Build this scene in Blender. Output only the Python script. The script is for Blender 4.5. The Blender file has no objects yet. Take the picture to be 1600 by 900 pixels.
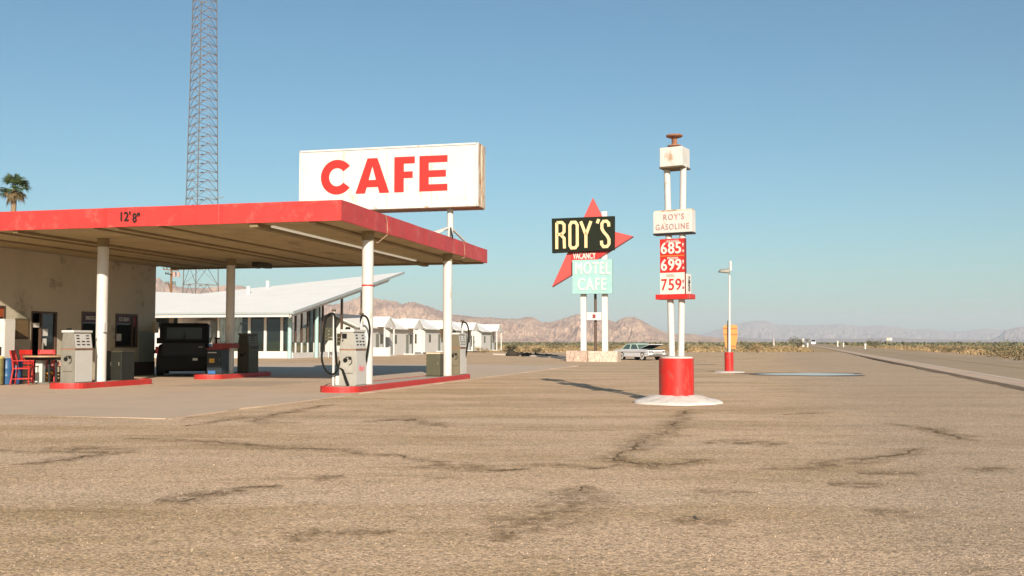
import bpy, bmesh, math, random
from math import sin, cos, pi, radians, sqrt, exp, atan2
from mathutils import Vector, Matrix, noise as MN
random.seed(7)
S = bpy.context.scene
C = S.collection

# ------------------------------------------------------------------ camera
F = 1580.0                      # focal length in pixels of the 1600 px wide photo
EYE = 1.2
PITCH = math.atan(85.0 / F)
cam = bpy.data.cameras.new("camera"); camo = bpy.data.objects.new("camera", cam); C.objects.link(camo)
cam.sensor_width = 36; cam.lens = 36 * F / 1600
cam.clip_start = 0.05; cam.clip_end = 60000
camo.location = (0, 0, EYE); camo.rotation_euler = (pi/2 + PITCH, 0, 0)
S.camera = camo

# ------------------------------------------------------------------ light
SUN_EL = radians(21.5)
SUN_H = Vector((0.16, -0.987, 0)).normalized()          # horizontal direction towards the sun
w = bpy.data.worlds.new("World"); S.world = w; w.use_nodes = True
nt = w.node_tree; nt.nodes.clear()
out = nt.nodes.new('ShaderNodeOutputWorld'); bg = nt.nodes.new('ShaderNodeBackground')
sky = nt.nodes.new('ShaderNodeTexSky'); sky.sky_type = 'NISHITA'; sky.sun_disc = False
sky.sun_elevation = SUN_EL; sky.sun_rotation = atan2(SUN_H.x, SUN_H.y)
sky.air_density = 1.0; sky.dust_density = 1.0; sky.ozone_density = 2.0; sky.altitude = 200
bg.inputs[1].default_value = 0.068
tint = nt.nodes.new('ShaderNodeVectorMath'); tint.operation = 'MULTIPLY'; tint.inputs[1].default_value = (.70, .975, .985)   # a slightly cyan, film-like sky
nt.links.new(sky.outputs[0], tint.inputs[0]); nt.links.new(tint.outputs[0], bg.inputs[0]); nt.links.new(bg.outputs[0], out.inputs[0])
sl = bpy.data.lights.new("sun", 'SUN'); so = bpy.data.objects.new("sun", sl); C.objects.link(so)
sl.energy = 4.9; sl.angle = radians(0.55); sl.color = (1.0, 0.90, 0.76)
tosun = Vector((SUN_H.x*cos(SUN_EL), SUN_H.y*cos(SUN_EL), sin(SUN_EL)))
so.rotation_euler = tosun.to_track_quat('Z', 'Y').to_euler()
so.location = (0, 0, 60)
S.view_settings.view_transform = 'Standard'; S.view_settings.look = 'None'
S.view_settings.exposure = 0.68; S.view_settings.gamma = 1.0
S.render.engine = 'CYCLES'

# ------------------------------------------------------------------ helpers
def gz(x, y):
    "height of the ground"
    d = ((x - 9)/12.5)**2 + ((y - 84)/22)**2
    z = -0.36*exp(-d)
    return z

def at(px, py, Y):
    "world point on the plane y=Y seen at photo pixel px,py"
    a = (px - 800)/F; b = (450 - py)/F
    dy = cos(PITCH) - b*sin(PITCH); dz = sin(PITCH) + b*cos(PITCH)
    t = Y/dy
    return Vector((a*t, Y, EYE + dz*t))

def link(o, parent=None):
    C.objects.link(o)
    if parent: o.parent = parent
    return o

class MB:
    def __init__(s): s.v = []; s.f = []
    def add(s, vs, fs):
        n = len(s.v); s.v += [tuple(p) for p in vs]; s.f += [tuple(i+n for i in q) for q in fs]; return s
    def box(s, x0, x1, y0, y1, z0, z1):
        return s.add([(x0,y0,z0),(x1,y0,z0),(x1,y1,z0),(x0,y1,z0),(x0,y0,z1),(x1,y0,z1),(x1,y1,z1),(x0,y1,z1)],
                     [(0,3,2,1),(4,5,6,7),(0,1,5,4),(1,2,6,5),(2,3,7,6),(3,0,4,7)])
    def bar(s, a, b, w, h=None):
        "square bar from a to b"
        a = Vector(a); b = Vector(b); h = h or w
        d = (b-a).normalized(); up = Vector((0,0,1)) if abs(d.z) < .9 else Vector((0,1,0))
        x = d.cross(up).normalized()*w/2; y = d.cross(x).normalized()*h/2
        vs = [a-x-y, a+x-y, a+x+y, a-x+y, b-x-y, b+x-y, b+x+y, b-x+y]
        return s.add(vs, [(0,3,2,1),(4,5,6,7),(0,1,5,4),(1,2,6,5),(2,3,7,6),(3,0,4,7)])
    def cyl(s, a, b, r0, r1=None, n=16, caps=True):
        a = Vector(a); b = Vector(b); r1 = r0 if r1 is None else r1
        d = (b-a).normalized(); up = Vector((0,0,1)) if abs(d.z) < .9 else Vector((1,0,0))
        x = d.cross(up).normalized(); y = d.cross(x).normalized()
        vs = []
        for c, r in ((a, r0), (b, r1)):
            for i in range(n):
                t = 2*pi*i/n; vs.append(c + x*cos(t)*r + y*sin(t)*r)
        fs = [(i, (i+1) % n, n+(i+1) % n, n+i) for i in range(n)]
        if caps: fs += [tuple(range(n-1, -1, -1)), tuple(range(n, 2*n))]
        return s.add(vs, fs)
    def tube(s, pts, r, n=8):
        pts = [Vector(p) for p in pts]; rings = []
        ref = Vector((0.13, 0.21, 0.97)).normalized()
        for i, p in enumerate(pts):
            d = (pts[min(i+1, len(pts)-1)] - pts[max(i-1, 0)]).normalized()
            x = d.cross(ref); x = x.normalized() if x.length > .05 else d.cross(Vector((1,0,0))).normalized()
            y = d.cross(x).normalized()
            rr = r[i] if isinstance(r, (list, tuple)) else r
            rings.append([p + x*cos(2*pi*k/n)*rr + y*sin(2*pi*k/n)*rr for k in range(n)])
        vs = [q for R in rings for q in R]
        fs = [(i*n+k, i*n+(k+1) % n, (i+1)*n+(k+1) % n, (i+1)*n+k) for i in range(len(pts)-1) for k in range(n)]
        fs += [tuple(range(n-1, -1, -1)), tuple((len(pts)-1)*n+k for k in range(n))]
        return s.add(vs, fs)
    def lathe(s, prof, cx=0, cy=0, n=32, jit=0):
        vs = []; fs = []
        for r, z in prof:
            for k in range(n):
                t = 2*pi*k/n; q = r*(1 + jit*MN.noise(Vector((cos(t)*2+cx, sin(t)*2, 3))))
                vs.append((cx+q*cos(t), cy+q*sin(t), z))
        for i in range(len(prof)-1):
            for k in range(n): fs.append((i*n+k, i*n+(k+1) % n, (i+1)*n+(k+1) % n, (i+1)*n+k))
        fs.append(tuple(range(n-1, -1, -1))); fs.append(tuple((len(prof)-1)*n+k for k in range(n)))
        return s.add(vs, fs)
    def prism(s, poly, y0, y1, ax='y'):
        "poly of (x,z) swept from y0 to y1 (ax 'y'), (y,z) swept along x (ax 'x'), (x,y) swept along z (ax 'z')"
        n = len(poly)
        m = {'y': lambda p, t: (p[0], t, p[1]), 'x': lambda p, t: (t, p[0], p[1]), 'z': lambda p, t: (p[0], p[1], t)}[ax]
        vs = [m(p, y0) for p in poly] + [m(p, y1) for p in poly]
        fs = [tuple(range(n)), tuple(range(2*n-1, n-1, -1))] + [(i, n+i, n+(i+1) % n, (i+1) % n) for i in range(n)]
        return s.add(vs, fs)
    def stroke(s, pts, wd, y0, y1):
        "flat stroke of width wd through (x,z) points, mitred, swept y0..y1"
        n = len(pts); L = []; R = []
        closed = pts[0] == pts[-1]
        for i in range(n):
            if closed:
                a = pts[i-1] if i > 0 else pts[-2]; b = pts[i+1] if i < n-1 else pts[1]
            else:
                a = pts[max(i-1, 0)]; b = pts[min(i+1, n-1)]
            p = pts[i]
            d1 = Vector((p[0]-a[0], p[1]-a[1])); d2 = Vector((b[0]-p[0], b[1]-p[1]))
            if d1.length < 1e-9: d1 = d2
            if d2.length < 1e-9: d2 = d1
            d1.normalize(); d2.normalize(); d = (d1+d2).normalized(); nn = Vector((-d.y, d.x))
            k = min(1/max(d.dot(d2), .5), 1.6)*wd/2
            L.append((p[0]+nn.x*k, p[1]+nn.y*k)); R.append((p[0]-nn.x*k, p[1]-nn.y*k))
        for i in range(n-1):
            s.prism([R[i], R[i+1], L[i+1], L[i]], y0, y1)
        return s
    def build(s, name, mat, parent=None, smooth=False, bevel=0):
        me = bpy.data.meshes.new(name); me.from_pydata(s.v, [], s.f)
        bm = bmesh.new(); bm.from_mesh(me); bmesh.ops.recalc_face_normals(bm, faces=bm.faces); bm.to_mesh(me); bm.free()
        if mat: me.materials.append(mat)
        if smooth:
            me.polygons.foreach_set('use_smooth', [True]*len(me.polygons))
            try: me.set_sharp_from_angle(angle=radians(40))
            except Exception: pass
        o = bpy.data.objects.new(name, me); link(o, parent)
        if bevel:
            m = o.modifiers.new('bevel', 'BEVEL'); m.width = bevel; m.segments = 2; m.limit_method = 'ANGLE'
        return o

def tag(o, label=None, cat=None, group=None, kind=None):
    if label: o['label'] = label
    if cat: o['category'] = cat
    if group: o['group'] = group
    if kind: o['kind'] = kind
    return o

def thing(name, label, cat, loc=(0,0,0), rz=0, group=None):
    o = bpy.data.objects.new(name, None); o.empty_display_size = .3; C.objects.link(o)
    o.location = loc; o.rotation_euler = (0, 0, rz)
    return tag(o, label, cat, group)

def dup(root, loc=None, rz=None, label=None, scale=None):
    def rec(o, parent):
        c = o.copy(); C.objects.link(c); c.parent = parent
        for ch in list(o.children): rec(ch, c)
        return c
    r = rec(root, None)
    if loc is not None: r.location = loc
    if rz is not None: r.rotation_euler = (0, 0, rz)
    if scale: r.scale = (scale,)*3 if not isinstance(scale, tuple) else scale
    if label: r['label'] = label
    return r

def text(body, mat, parent, name, x, z, y, h, wscale=1.0, bold=0.0, ext=.01, shear=0.0, rot=None, spacing=1.0, line=1.0, center=True, fit=None):
    "mesh lettering standing in the local xz plane, facing -y, letters h high"
    cu = bpy.data.curves.new('t', 'FONT'); cu.body = body; cu.size = 1.0; cu.extrude = 0
    cu.space_character = spacing; cu.space_line = line; cu.shear = shear
    cu.align_x = 'CENTER' if center else 'LEFT'; cu.align_y = 'CENTER'
    cu.resolution_u = 3
    to = bpy.data.objects.new('t', cu)
    C.objects.link(to)
    dg = bpy.context.evaluated_depsgraph_get()
    me = bpy.data.meshes.new_from_object(to.evaluated_get(dg))
    bpy.data.objects.remove(to); bpy.data.curves.remove(cu)
    k = h/0.70
    if fit: wscale = fit/(k*(max(v.co.x for v in me.vertices)-min(v.co.x for v in me.vertices)))
    for v in me.vertices:
        a, b = v.co.x*k*wscale, v.co.y*k
        v.co = (a, 0, b)
    bm = bmesh.new(); bm.from_mesh(me)
    r = bmesh.ops.extrude_face_region(bm, geom=bm.faces[:])
    bmesh.ops.translate(bm, vec=(0, -ext, 0), verts=[g for g in r['geom'] if isinstance(g, bmesh.types.BMVert)])
    bmesh.ops.recalc_face_normals(bm, faces=bm.faces)
    if bold > 0:                       # embolden with slightly shifted copies, each a hair in front of the last
        src = bm.verts[:] + bm.edges[:] + bm.faces[:]; q = bold*k*.9; st_ = max(.0012, h*.006)
        for i_, (dx, dz) in enumerate(((q, 0), (-q, 0), (0, q*.6), (0, -q*.6))):
            r_ = bmesh.ops.duplicate(bm, geom=src)
            bmesh.ops.translate(bm, vec=(dx, -st_*(i_+1), dz), verts=[g_ for g_ in r_['geom'] if isinstance(g_, bmesh.types.BMVert)])
    if rot: bmesh.ops.transform(bm, matrix=rot, verts=bm.verts)
    bmesh.ops.translate(bm, vec=(x, y, z), verts=bm.verts)
    bm.to_mesh(me); bm.free(); me.name = name
    me.materials.clear(); me.materials.append(mat)
    return link(bpy.data.objects.new(name, me), parent)

MATS = {}
def M(name, col, rough=.6, var=.12, scale=2.0, bump=0.0, bscale=30, dirt=None, dthr=.6, dscale=1.5, dstretch=(1,1,1), metal=0, dsoft=.08, emit=0, spec=.4, coat=0):
    if name in MATS: return MATS[name]
    m = bpy.data.materials.new(name); m.use_nodes = True; t = m.node_tree; N = t.nodes; L = t.links
    b = N['Principled BSDF']; b.inputs['Roughness'].default_value = rough; b.inputs['Metallic'].default_value = metal
    b.inputs['Specular IOR Level'].default_value = spec
    if coat: b.inputs['Coat Weight'].default_value = coat; b.inputs['Coat Roughness'].default_value = .08
    tc = N.new('ShaderNodeTexCoord')
    n1 = N.new('ShaderNodeTexNoise'); n1.inputs['Scale'].default_value = scale; n1.inputs['Detail'].default_value = 6; n1.inputs['Roughness'].default_value = .65
    L.new(tc.outputs['Object'], n1.inputs['Vector'])
    mr = N.new('ShaderNodeMapRange'); mr.inputs['From Min'].default_value = .3; mr.inputs['From Max'].default_value = .7
    mr.inputs['To Min'].default_value = 1-var; mr.inputs['To Max'].default_value = 1+var*.6
    L.new(n1.outputs['Fac'], mr.inputs['Value'])
    vm = N.new('ShaderNodeVectorMath'); vm.operation = 'SCALE'; vm.inputs[0].default_value = col[:3]
    L.new(mr.outputs[0], vm.inputs['Scale']); colout = vm.outputs[0]
    if dirt:
        mp = N.new('ShaderNodeMapping'); mp.inputs['Scale'].default_value = dstretch
        L.new(tc.outputs['Object'], mp.inputs['Vector'])
        n2 = N.new('ShaderNodeTexNoise'); n2.inputs['Scale'].default_value = dscale; n2.inputs['Detail'].default_value = 8; n2.inputs['Roughness'].default_value = .7
        L.new(mp.outputs[0], n2.inputs['Vector'])
        r2 = N.new('ShaderNodeMapRange'); r2.inputs['From Min'].default_value = dthr; r2.inputs['From Max'].default_value = dthr+dsoft
        L.new(n2.outputs['Fac'], r2.inputs['Value'])
        mx = N.new('ShaderNodeMix'); mx.data_type = 'RGBA'; mx.inputs['B'].default_value = (*dirt[:3], 1)
        L.new(r2.outputs[0], mx.inputs['Factor']); L.new(colout, mx.inputs['A']); colout = mx.outputs['Result']
    L.new(colout, b.inputs['Base Color'])
    if emit:
        L.new(colout, b.inputs['Emission Color']); b.inputs['Emission Strength'].default_value = emit
    if bump:
        n3 = N.new('ShaderNodeTexNoise'); n3.inputs['Scale'].default_value = bscale; n3.inputs['Detail'].default_value = 4
        L.new(tc.outputs['Object'], n3.inputs['Vector'])
        bp = N.new('ShaderNodeBump'); bp.inputs['Strength'].default_value = bump; bp.inputs['Distance'].default_value = .02
        L.new(n3.outputs['Fac'], bp.inputs['Height']); L.new(bp.outputs[0], b.inputs['Normal'])
    MATS[name] = m
    return m

def glass(name, tint=(.5,.6,.6), thru=.35, rough=.03):
    "window glass: a glossy pane partly seen through"
    m = bpy.data.materials.new(name); m.use_nodes = True; t = m.node_tree; N = t.nodes; L = t.links
    N.clear(); o = N.new('ShaderNodeOutputMaterial')
    fr = N.new('ShaderNodeFresnel'); fr.inputs['IOR'].default_value = 1.6
    tr = N.new('ShaderNodeBsdfTransparent'); tr.inputs[0].default_value = (*tint, 1)
    gl = N.new('ShaderNodeBsdfGlossy'); gl.inputs['Roughness'].default_value = rough; gl.inputs[0].default_value = (.9,.95,.95,1)
    df = N.new('ShaderNodeBsdfDiffuse'); df.inputs[0].default_value = (.03,.04,.035,1)
    m1 = N.new('ShaderNodeMixShader'); m1.inputs[0].default_value = thru
    L.new(df.outputs[0], m1.inputs[1]); L.new(tr.outputs[0], m1.inputs[2])
    m2 = N.new('ShaderNodeMixShader'); L.new(fr.outputs[0], m2.inputs[0]); L.new(m1.outputs[0], m2.inputs[1]); L.new(gl.outputs[0], m2.inputs[2])
    L.new(m2.outputs[0], o.inputs[0]); return m

RUST = (.32,.13,.05)
WHITE = M('white_paint', (.58,.55,.51), .5, .08, 3, .15, 60, dirt=(.42,.30,.2), dthr=.66, dscale=3, dstretch=(1,1,.6))
WHITEW = M('white_worn_paint', (.57,.54,.50), .55, .1, 3, .2, 60, dirt=(.40,.24,.14), dthr=.57, dscale=2.2, dstretch=(1,1,.5))
CREAMW = M('rusty_cream_metal', (.60,.50,.38), .6, .15, 4, .2, 50, dirt=(.40,.19,.08), dthr=.50, dscale=3.5, dstretch=(1,1,.35))
STUCCO = M('white_stucco', (.58,.55,.52), .8, .07, 1.2, .5, 60, dirt=(.55,.50,.43), dthr=.62, dscale=1.2)
WALLTAN = M('tan_stucco', (.50,.44,.33), .85, .12, .8, .6, 50, dirt=(.28,.25,.18), dthr=.58, dscale=.7)
RED = M('red_fascia_paint', (.50,.040,.034), .45, .16, .9, .1, 25, dirt=(.58,.13,.10), dthr=.53, dscale=1.6, dsoft=.2, coat=.0)
REDK = M('red_kerb_paint', (.48,.03,.024), .5, .2, 3, .4, 40, dirt=(.26,.10,.07), dthr=.56, dscale=4)
REDS = M('red_sign_paint', (.50,.025,.02), .4, .06, 3)
REDD = M('red_drum_paint', (.52,.022,.017), .4, .06, 2, .1, 30, dirt=(.36,.06,.045), dthr=.54, dscale=6, dstretch=(1,1,.5))
STARRED = M('star_red_paint', (.50,.06,.05), .5, .08, .8)
DARKRED = M('dark_red_paint', (.22,.03,.03), .6, .2, 3)
SOFFIT = M('tan_soffit_boards', (.41,.32,.165), .8, .18, 1.0, .2, 20, dirt=(.16,.12,.06), dthr=.62, dscale=.9, dstretch=(1.6,.4,1))
BEAM = M('brown_soffit_joist', (.24,.18,.09), .8, .25, 2)
ROOFG = M('grey_flat_roofing', (.4,.38,.35), .9, .2, 1)
CONC = M('pale_concrete', (.42,.36,.30), .85, .14, .7, .4, 45, dirt=(.26,.21,.16), dthr=.60, dscale=.8, dsoft=.15)
CONCW = M('whitewashed_concrete', (.62,.56,.50), .85, .14, 1.5, .8, 20, dirt=(.5,.40,.31), dthr=.62, dscale=2.5)
GREYM = M('grey_pump_steel', (.20,.18,.145), .5, .2, 4, .1, 40, dirt=(.20,.15,.1), dthr=.62, dscale=5)
PALEM = M('pale_pump_enamel', (.56,.53,.49), .4, .06, 4, dirt=(.45,.33,.24), dthr=.68, dscale=5)
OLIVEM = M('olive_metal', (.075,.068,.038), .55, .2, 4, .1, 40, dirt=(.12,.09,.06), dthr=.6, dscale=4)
DARKM = M('dark_metal', (.045,.038,.022), .55, .3, 4)
BLACKR = M('black_rubber', (.010,.010,.007), .7, .2, 8, spec=.15)
BLACK = M('black_paint', (.015,.014,.012), .5, .1, 4)
SIGNBLK = M('sign_black_enamel', (.010,.013,.006), .7, .2, 1.5, spec=.15)
CREAM = M('cream_neon_letter', (.68,.50,.26), .5, .06, 6)
CREAMP = M('cream_panel', (.55,.43,.30), .6, .15, 3)
TURQ = M('pale_turquoise_sign', (.27,.45,.43), .5, .1, 1.2, dirt=(.32,.46,.43), dthr=.55, dscale=2, dsoft=.2)
TURQP = M('pale_blue_post_paint', (.34,.48,.46), .5, .1, 2)
TURQL = M('pale_turquoise_letter', (.66,.61,.54), .5, .1, 3)
OFFW = M('white_letter', (.62,.58,.52), .5, .04, 4)
FADER = M('faded_red_letter', (.42,.20,.17), .6, .25, 14)
FADEG = M('faded_grey_letter', (.62,.60,.56), .6, .15, 14)
BROWNP = M('brown_board', (.10,.065,.03), .6, .25, 4)
BROWNW = M('dark_brown_wainscot', (.055,.03,.02), .7, .3, 3)
BROWNT = M('brown_frame_tone', (.085,.045,.028), .5, .15, 4)
WOOD = M('wooden_pole', (.20,.10,.045), .8, .25, 6, .4, 30)
CHAIRR = M('chair_red_paint', (.42,.018,.014), .4, .2, 8, dirt=(.62,.10,.07), dthr=.6, dscale=9)
TABLET = M('table_top_wood', (.40,.27,.15), .45, .2, 8)
BLUEP = M('blue_plastic', (.03,.10,.22), .4, .12, 4)
BLUEL = M('blue_painted_base', (.05,.15,.36), .5, .15, 4)
YELP = M('yellow_plastic', (.62,.33,.05), .5, .12, 6)
REDW = M('cushion_pale_red', (.62,.30,.25), .7, .2, 12)
ORANGE = M('orange_yellow_sign_paint', (.60,.21,.03), .5, .1, 3, dirt=(.65,.22,.05), dthr=.62, dscale=6)
RUSTM = M('rusted_iron', (.34,.15,.08), .8, .3, 8, .3, 40, dirt=(.20,.08,.05), dthr=.5, dscale=6)
TOWERM = M('grey_galvanised_steel', (.13,.12,.11), .5, .15, 1)
TOWERR = M('faded_red_tower_paint', (.19,.125,.10), .6, .2, 1)
CARW = M('car_white_paint', (.68,.66,.68), .25, .04, 2, coat=.6)
CARG = M('car_pale_green_roof_paint', (.40,.49,.40), .25, .04, 2, coat=.6)
CHROME = M('chrome', (.72,.70,.66), .12, .05, 4, metal=1)
CARBLK = M('car_black_paint', (.008,.006,.005), .35, .1, 2, spec=.15)
PLASTB = M('black_plastic_trim', (.008,.007,.005), .6, .1, 4, spec=.12)
GLASSD = M('dark_tinted_glass', (.006,.008,.009), .25, .1, 2, spec=.25)
CARGL = M('car_green_glass', (.07,.11,.09), .08, .15, 2, spec=.8)
STONE = M('pinkish_stone_masonry', (.46,.33,.26), .9, .3, 2.2, .9, 12, dirt=(.6,.48,.38), dthr=.55, dscale=3)
TLAMP = M('red_lamp_lens', (.25,.01,.01), .2, .1, 6)
GLS = glass('window_glass', (.62,.72,.70), .72)
GLSD = glass('shop_window_glass', (.45,.6,.55), .55)
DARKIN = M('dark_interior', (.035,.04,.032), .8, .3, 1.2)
BEIGE = M('beige_counter_front', (.30,.25,.17), .7, .1, 2)
GREENP = M('dark_green_panel', (.035,.085,.065), .6, .15, 2)
GREYR = M('grey_roof_edge', (.33,.36,.36), .6, .08, 2)
ROOFW = M('white_roof_coating', (.76,.72,.68), .7, .05, .5, .1, 10)

# canopy frame: local x runs right along the front, local y runs away
RZ = -radians(13.6)
UX, UY = 0.2350, 0.9720
def W(u, v, z=0.0):
    return Vector((-3.92 + UX*u - UY*v, 23.1 + UY*u + UX*v, z))

# ------------------------------------------------------------------ ground
def node_math(N, L, op, a, b=None, clamp=False):
    m = N.new('ShaderNodeMath'); m.operation = op; m.use_clamp = clamp
    for i, q in enumerate((a, b)):
        if q is None: continue
        if isinstance(q, (int, float)): m.inputs[i].default_value = q
        else: L.new(q, m.inputs[i])
    return m.outputs[0]

def ground_mat():
    m = bpy.data.materials.new('gravel_and_desert'); m.use_nodes = True; t = m.node_tree; N = t.nodes; L = t.links
    b = N['Principled BSDF']; b.inputs['Roughness'].default_value = .92; b.inputs['Specular IOR Level'].default_value = .25
    tc = N.new('ShaderNodeTexCoord'); P = tc.outputs['Object']
    def noise(scale, detail=5, rough=.6, stretch=None, dist=0):
        v = P
        if stretch:
            mp = N.new('ShaderNodeMapping'); mp.inputs['Scale'].default_value = stretch[:3]
            if len(stretch) > 3: mp.inputs['Rotation'].default_value = (0, 0, stretch[3])
            L.new(P, mp.inputs['Vector']); v = mp.outputs[0]
        n = N.new('ShaderNodeTexNoise'); n.inputs['Scale'].default_value = scale; n.inputs['Detail'].default_value = detail
        n.inputs['Roughness'].default_value = rough; n.inputs['Distortion'].default_value = dist
        L.new(v, n.inputs['Vector']); return n.outputs['Fac']
    def ramp(v, a, bb, lo=0, hi=1):
        r = N.new('ShaderNodeMapRange'); r.inputs['From Min'].default_value = a; r.inputs['From Max'].default_value = bb
        r.inputs['To Min'].default_value = lo; r.inputs['To Max'].default_value = hi
        L.new(v, r.inputs['Value']); return r.outputs[0]
    def mix(f, A, B, mode='MIX'):
        x = N.new('ShaderNodeMix'); x.data_type = 'RGBA'; x.blend_type = mode
        if isinstance(f, (int, float)): x.inputs['Factor'].default_value = f
        else: L.new(f, x.inputs['Factor'])
        for k, q in (('A', A), ('B', B)):
            if isinstance(q, tuple): x.inputs[k].default_value = (*q, 1)
            else: L.new(q, x.inputs[k])
        return x.outputs['Result']
    def voro(scale, out='Color'):
        v = N.new('ShaderNodeTexVoronoi'); v.inputs['Scale'].default_value = scale; L.new(P, v.inputs['Vector']); return v
    # lot
    c = mix(ramp(noise(.12, 4), .35, .65), (.67,.445,.275), (.59,.40,.25))
    c = mix(ramp(noise(.55, 7, .7, (.35, 1, 1, .25)), .46, .62, 0, .75), c, (.42,.275,.135))
    c = mix(ramp(noise(1.6, 8, .75, (.3, 1, 1, -.2), 1.0), .54, .66, 0, .7), c, (.31,.20,.09))
    c = mix(ramp(noise(.9, 6, .7, (.5, 1, 1, .5)), .62, .72, 0, .5), c, (.72,.52,.37))
    c = mix(ramp(noise(.8, 3, .5, (.07, 1, 1, -.3), .6), .54, .62, 0, .35), c, (.40,.28,.17))     # faint wheel tracks
    c = mix(ramp(noise(.7, 3, .5, (.06, 1, 1, .9), .6), .56, .63, 0, .3), c, (.68,.49,.345))
    # worn grey aggregate towards the right foreground
    sx = N.new('ShaderNodeSeparateXYZ'); L.new(P, sx.inputs[0]); X, Y = sx.outputs[0], sx.outputs[1]
    g = node_math(N, L, 'SUBTRACT', X, node_math(N, L, 'MULTIPLY', Y, .26))
    g = node_math(N, L, 'ADD', g, node_math(N, L, 'MULTIPLY', node_math(N, L, 'SUBTRACT', noise(.5, 5), .5), 6.0))
    c = mix(ramp(g, -.3, 1.8, 0, .55), c, (.43,.31,.215))
    # aggregate stones
    v1 = voro(58); sep = N.new('ShaderNodeSeparateColor'); L.new(v1.outputs['Color'], sep.inputs[0])
    k = ramp(sep.outputs[0], 0, 1, .60, 1.34)
    c = mix(1.0, c, node_vec(N, L, k), 'MULTIPLY')
    v2 = voro(120); sep2 = N.new('ShaderNodeSeparateColor'); L.new(v2.outputs['Color'], sep2.inputs[0])
    c = mix(1.0, c, node_vec(N, L, ramp(sep2.outputs[1], 0, 1, .72, 1.24)), 'MULTIPLY')
    c = mix(ramp(sep.outputs[2], .96, .97, 0, .5), c, (.66,.50,.38))
    c = mix(ramp(sep.outputs[1], .955, .965, 0, .6), c, (.12,.09,.065))
    # desert
    d = mix(ramp(noise(.05, 5), .4, .62), (.46,.30,.155), (.39,.255,.135))
    d = mix(ramp(noise(.35, 6, .7), .52, .62, 0, .6), d, (.21,.15,.08))
    far = mix(ramp(noise(.006, 5), .4, .6), (.27,.20,.125), (.17,.14,.09))
    dist = node_math(N, L, 'ADD', Y, node_math(N, L, 'MULTIPLY', X, .25))
    d = mix(ramp(dist, 250, 900), d, far)
    rgt = node_math(N, L, 'SUBTRACT', X, node_math(N, L, 'MULTIPLY', Y, .33))
    d = mix(node_math(N, L, 'MULTIPLY', ramp(rgt, 0, 60), ramp(Y, 140, 330)), d, (.125,.108,.07))
    wob = node_math(N, L, 'MULTIPLY', node_math(N, L, 'SUBTRACT', noise(.06, 5), .5), 26.0)
    e1 = node_math(N, L, 'SUBTRACT', Y, 124.0)
    e2 = node_math(N, L, 'SUBTRACT', node_math(N, L, 'SUBTRACT', X, node_math(N, L, 'MULTIPLY', Y, .28)), 17.0)
    e3 = node_math(N, L, 'SUBTRACT', -70.0, X) if False else node_math(N, L, 'SUBTRACT', node_math(N, L, 'MULTIPLY', X, -1.0), 70.0)
    e = node_math(N, L, 'MAXIMUM', node_math(N, L, 'MAXIMUM', e1, e2), e3)
    e = node_math(N, L, 'ADD', e, node_math(N, L, 'MULTIPLY', wob, .25))
    c = mix(ramp(e, -2.5, 2.5), c, d)
    L.new(c, b.inputs['Base Color'])
    # relief
    hb = node_math(N, L, 'ADD', node_math(N, L, 'MULTIPLY', noise(55, 4, .7), .6), node_math(N, L, 'MULTIPLY', v1.outputs['Distance'], -.5))
    hb = node_math(N, L, 'ADD', hb, node_math(N, L, 'MULTIPLY', noise(3.0, 5, .6), 1.6))
    bp = N.new('ShaderNodeBump'); bp.inputs['Strength'].default_value = .42; bp.inputs['Distance'].default_value = .02
    L.new(hb, bp.inputs['Height']); L.new(bp.outputs[0], b.inputs['Normal'])
    return m
def node_vec(N, L, val):
    cb = N.new('ShaderNodeCombineColor')
    for i in range(3): L.new(val, cb.inputs[i])
    return cb.outputs[0]

GR = MB()
NR, NA = 230, 240
for i in range(NR):
    r = 0.6*(15000/0.6)**(i/(NR-1))
    for k in range(NA):
        a = 2*pi*k/NA; x, y = r*sin(a), r*cos(a)
        GR.v.append((x, y, gz(x, y)))
for i in range(NR-1):
    for k in range(NA): GR.f.append((i*NA+k, i*NA+(k+1) % NA, (i+1)*NA+(k+1) % NA, (i+1)*NA+k))
GR.f.append(tuple(range(NA-1, -1, -1)))
tag(GR.build('ground', ground_mat(), smooth=True), kind='structure')

# forecourt slab of the filling station
sm = MB()
cor = [W(-7.45, -.3), W(30, -.3), W(30, 24), W(-7.2, 24)]
edge = []
for i in range(61):                       # a chipped right edge
    u = -7.45 + 37.45*i/60; q = W(u, -.3 + .05*MN.noise(Vector((u*1.3, 0, 0))) + (.1 if i % 9 == 4 else 0)); edge.append(q)
fr = [W(-7.2 + .05*MN.noise(Vector((v*1.1, 5, 0))) - .25*(1 - v/24), v) for v in [24 - 24.0*i/50 for i in range(50)]]
poly = [(p.x, p.y) for p in edge] + [(cor[2].x, cor[2].y)] + [(p.x, p.y) for p in fr]
sm.prism(poly, -.1, .022, 'z')
slabm = M('worn_slab_concrete', (.55,.405,.29), .85, .12, .6, .5, 50, dirt=(.42,.31,.20), dthr=.55, dscale=.6, dsoft=.2)
tag(sm.build('forecourt_pavement', slabm), kind='structure')
# grit strip added to cover the bright sunlit front face of the slab
dg_ = MB()
for i in range(160):
    v = 24 - 24.6*i/159; wv_ = .9*max(0, min(1, (v-.3)/2)); uf = -7.2 - .25*(1 - v/24); k = max(.0, min(1, (v-.0)/2))
    for du, z in ((.10+.05*MN.noise(Vector((v*3, 2, 9))), .0215+.004*k), (-.07, .003+.0205*k), (-.3-wv_*(.6+.5*MN.noise(Vector((v*.8, 2, 2)))), .001)):
        p = W(uf+du, v); dg_.v.append((p.x, p.y, z))
for i in range(159):
    for k in (0, 1): dg_.f.append((3*i+k, 3*i+k+1, 3*i+k+4, 3*i+k+3))
dgo = dg_.build('added_slab_edge_cover', bpy.data.materials['gravel_and_desert']); tag(dgo, kind='structure')
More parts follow.
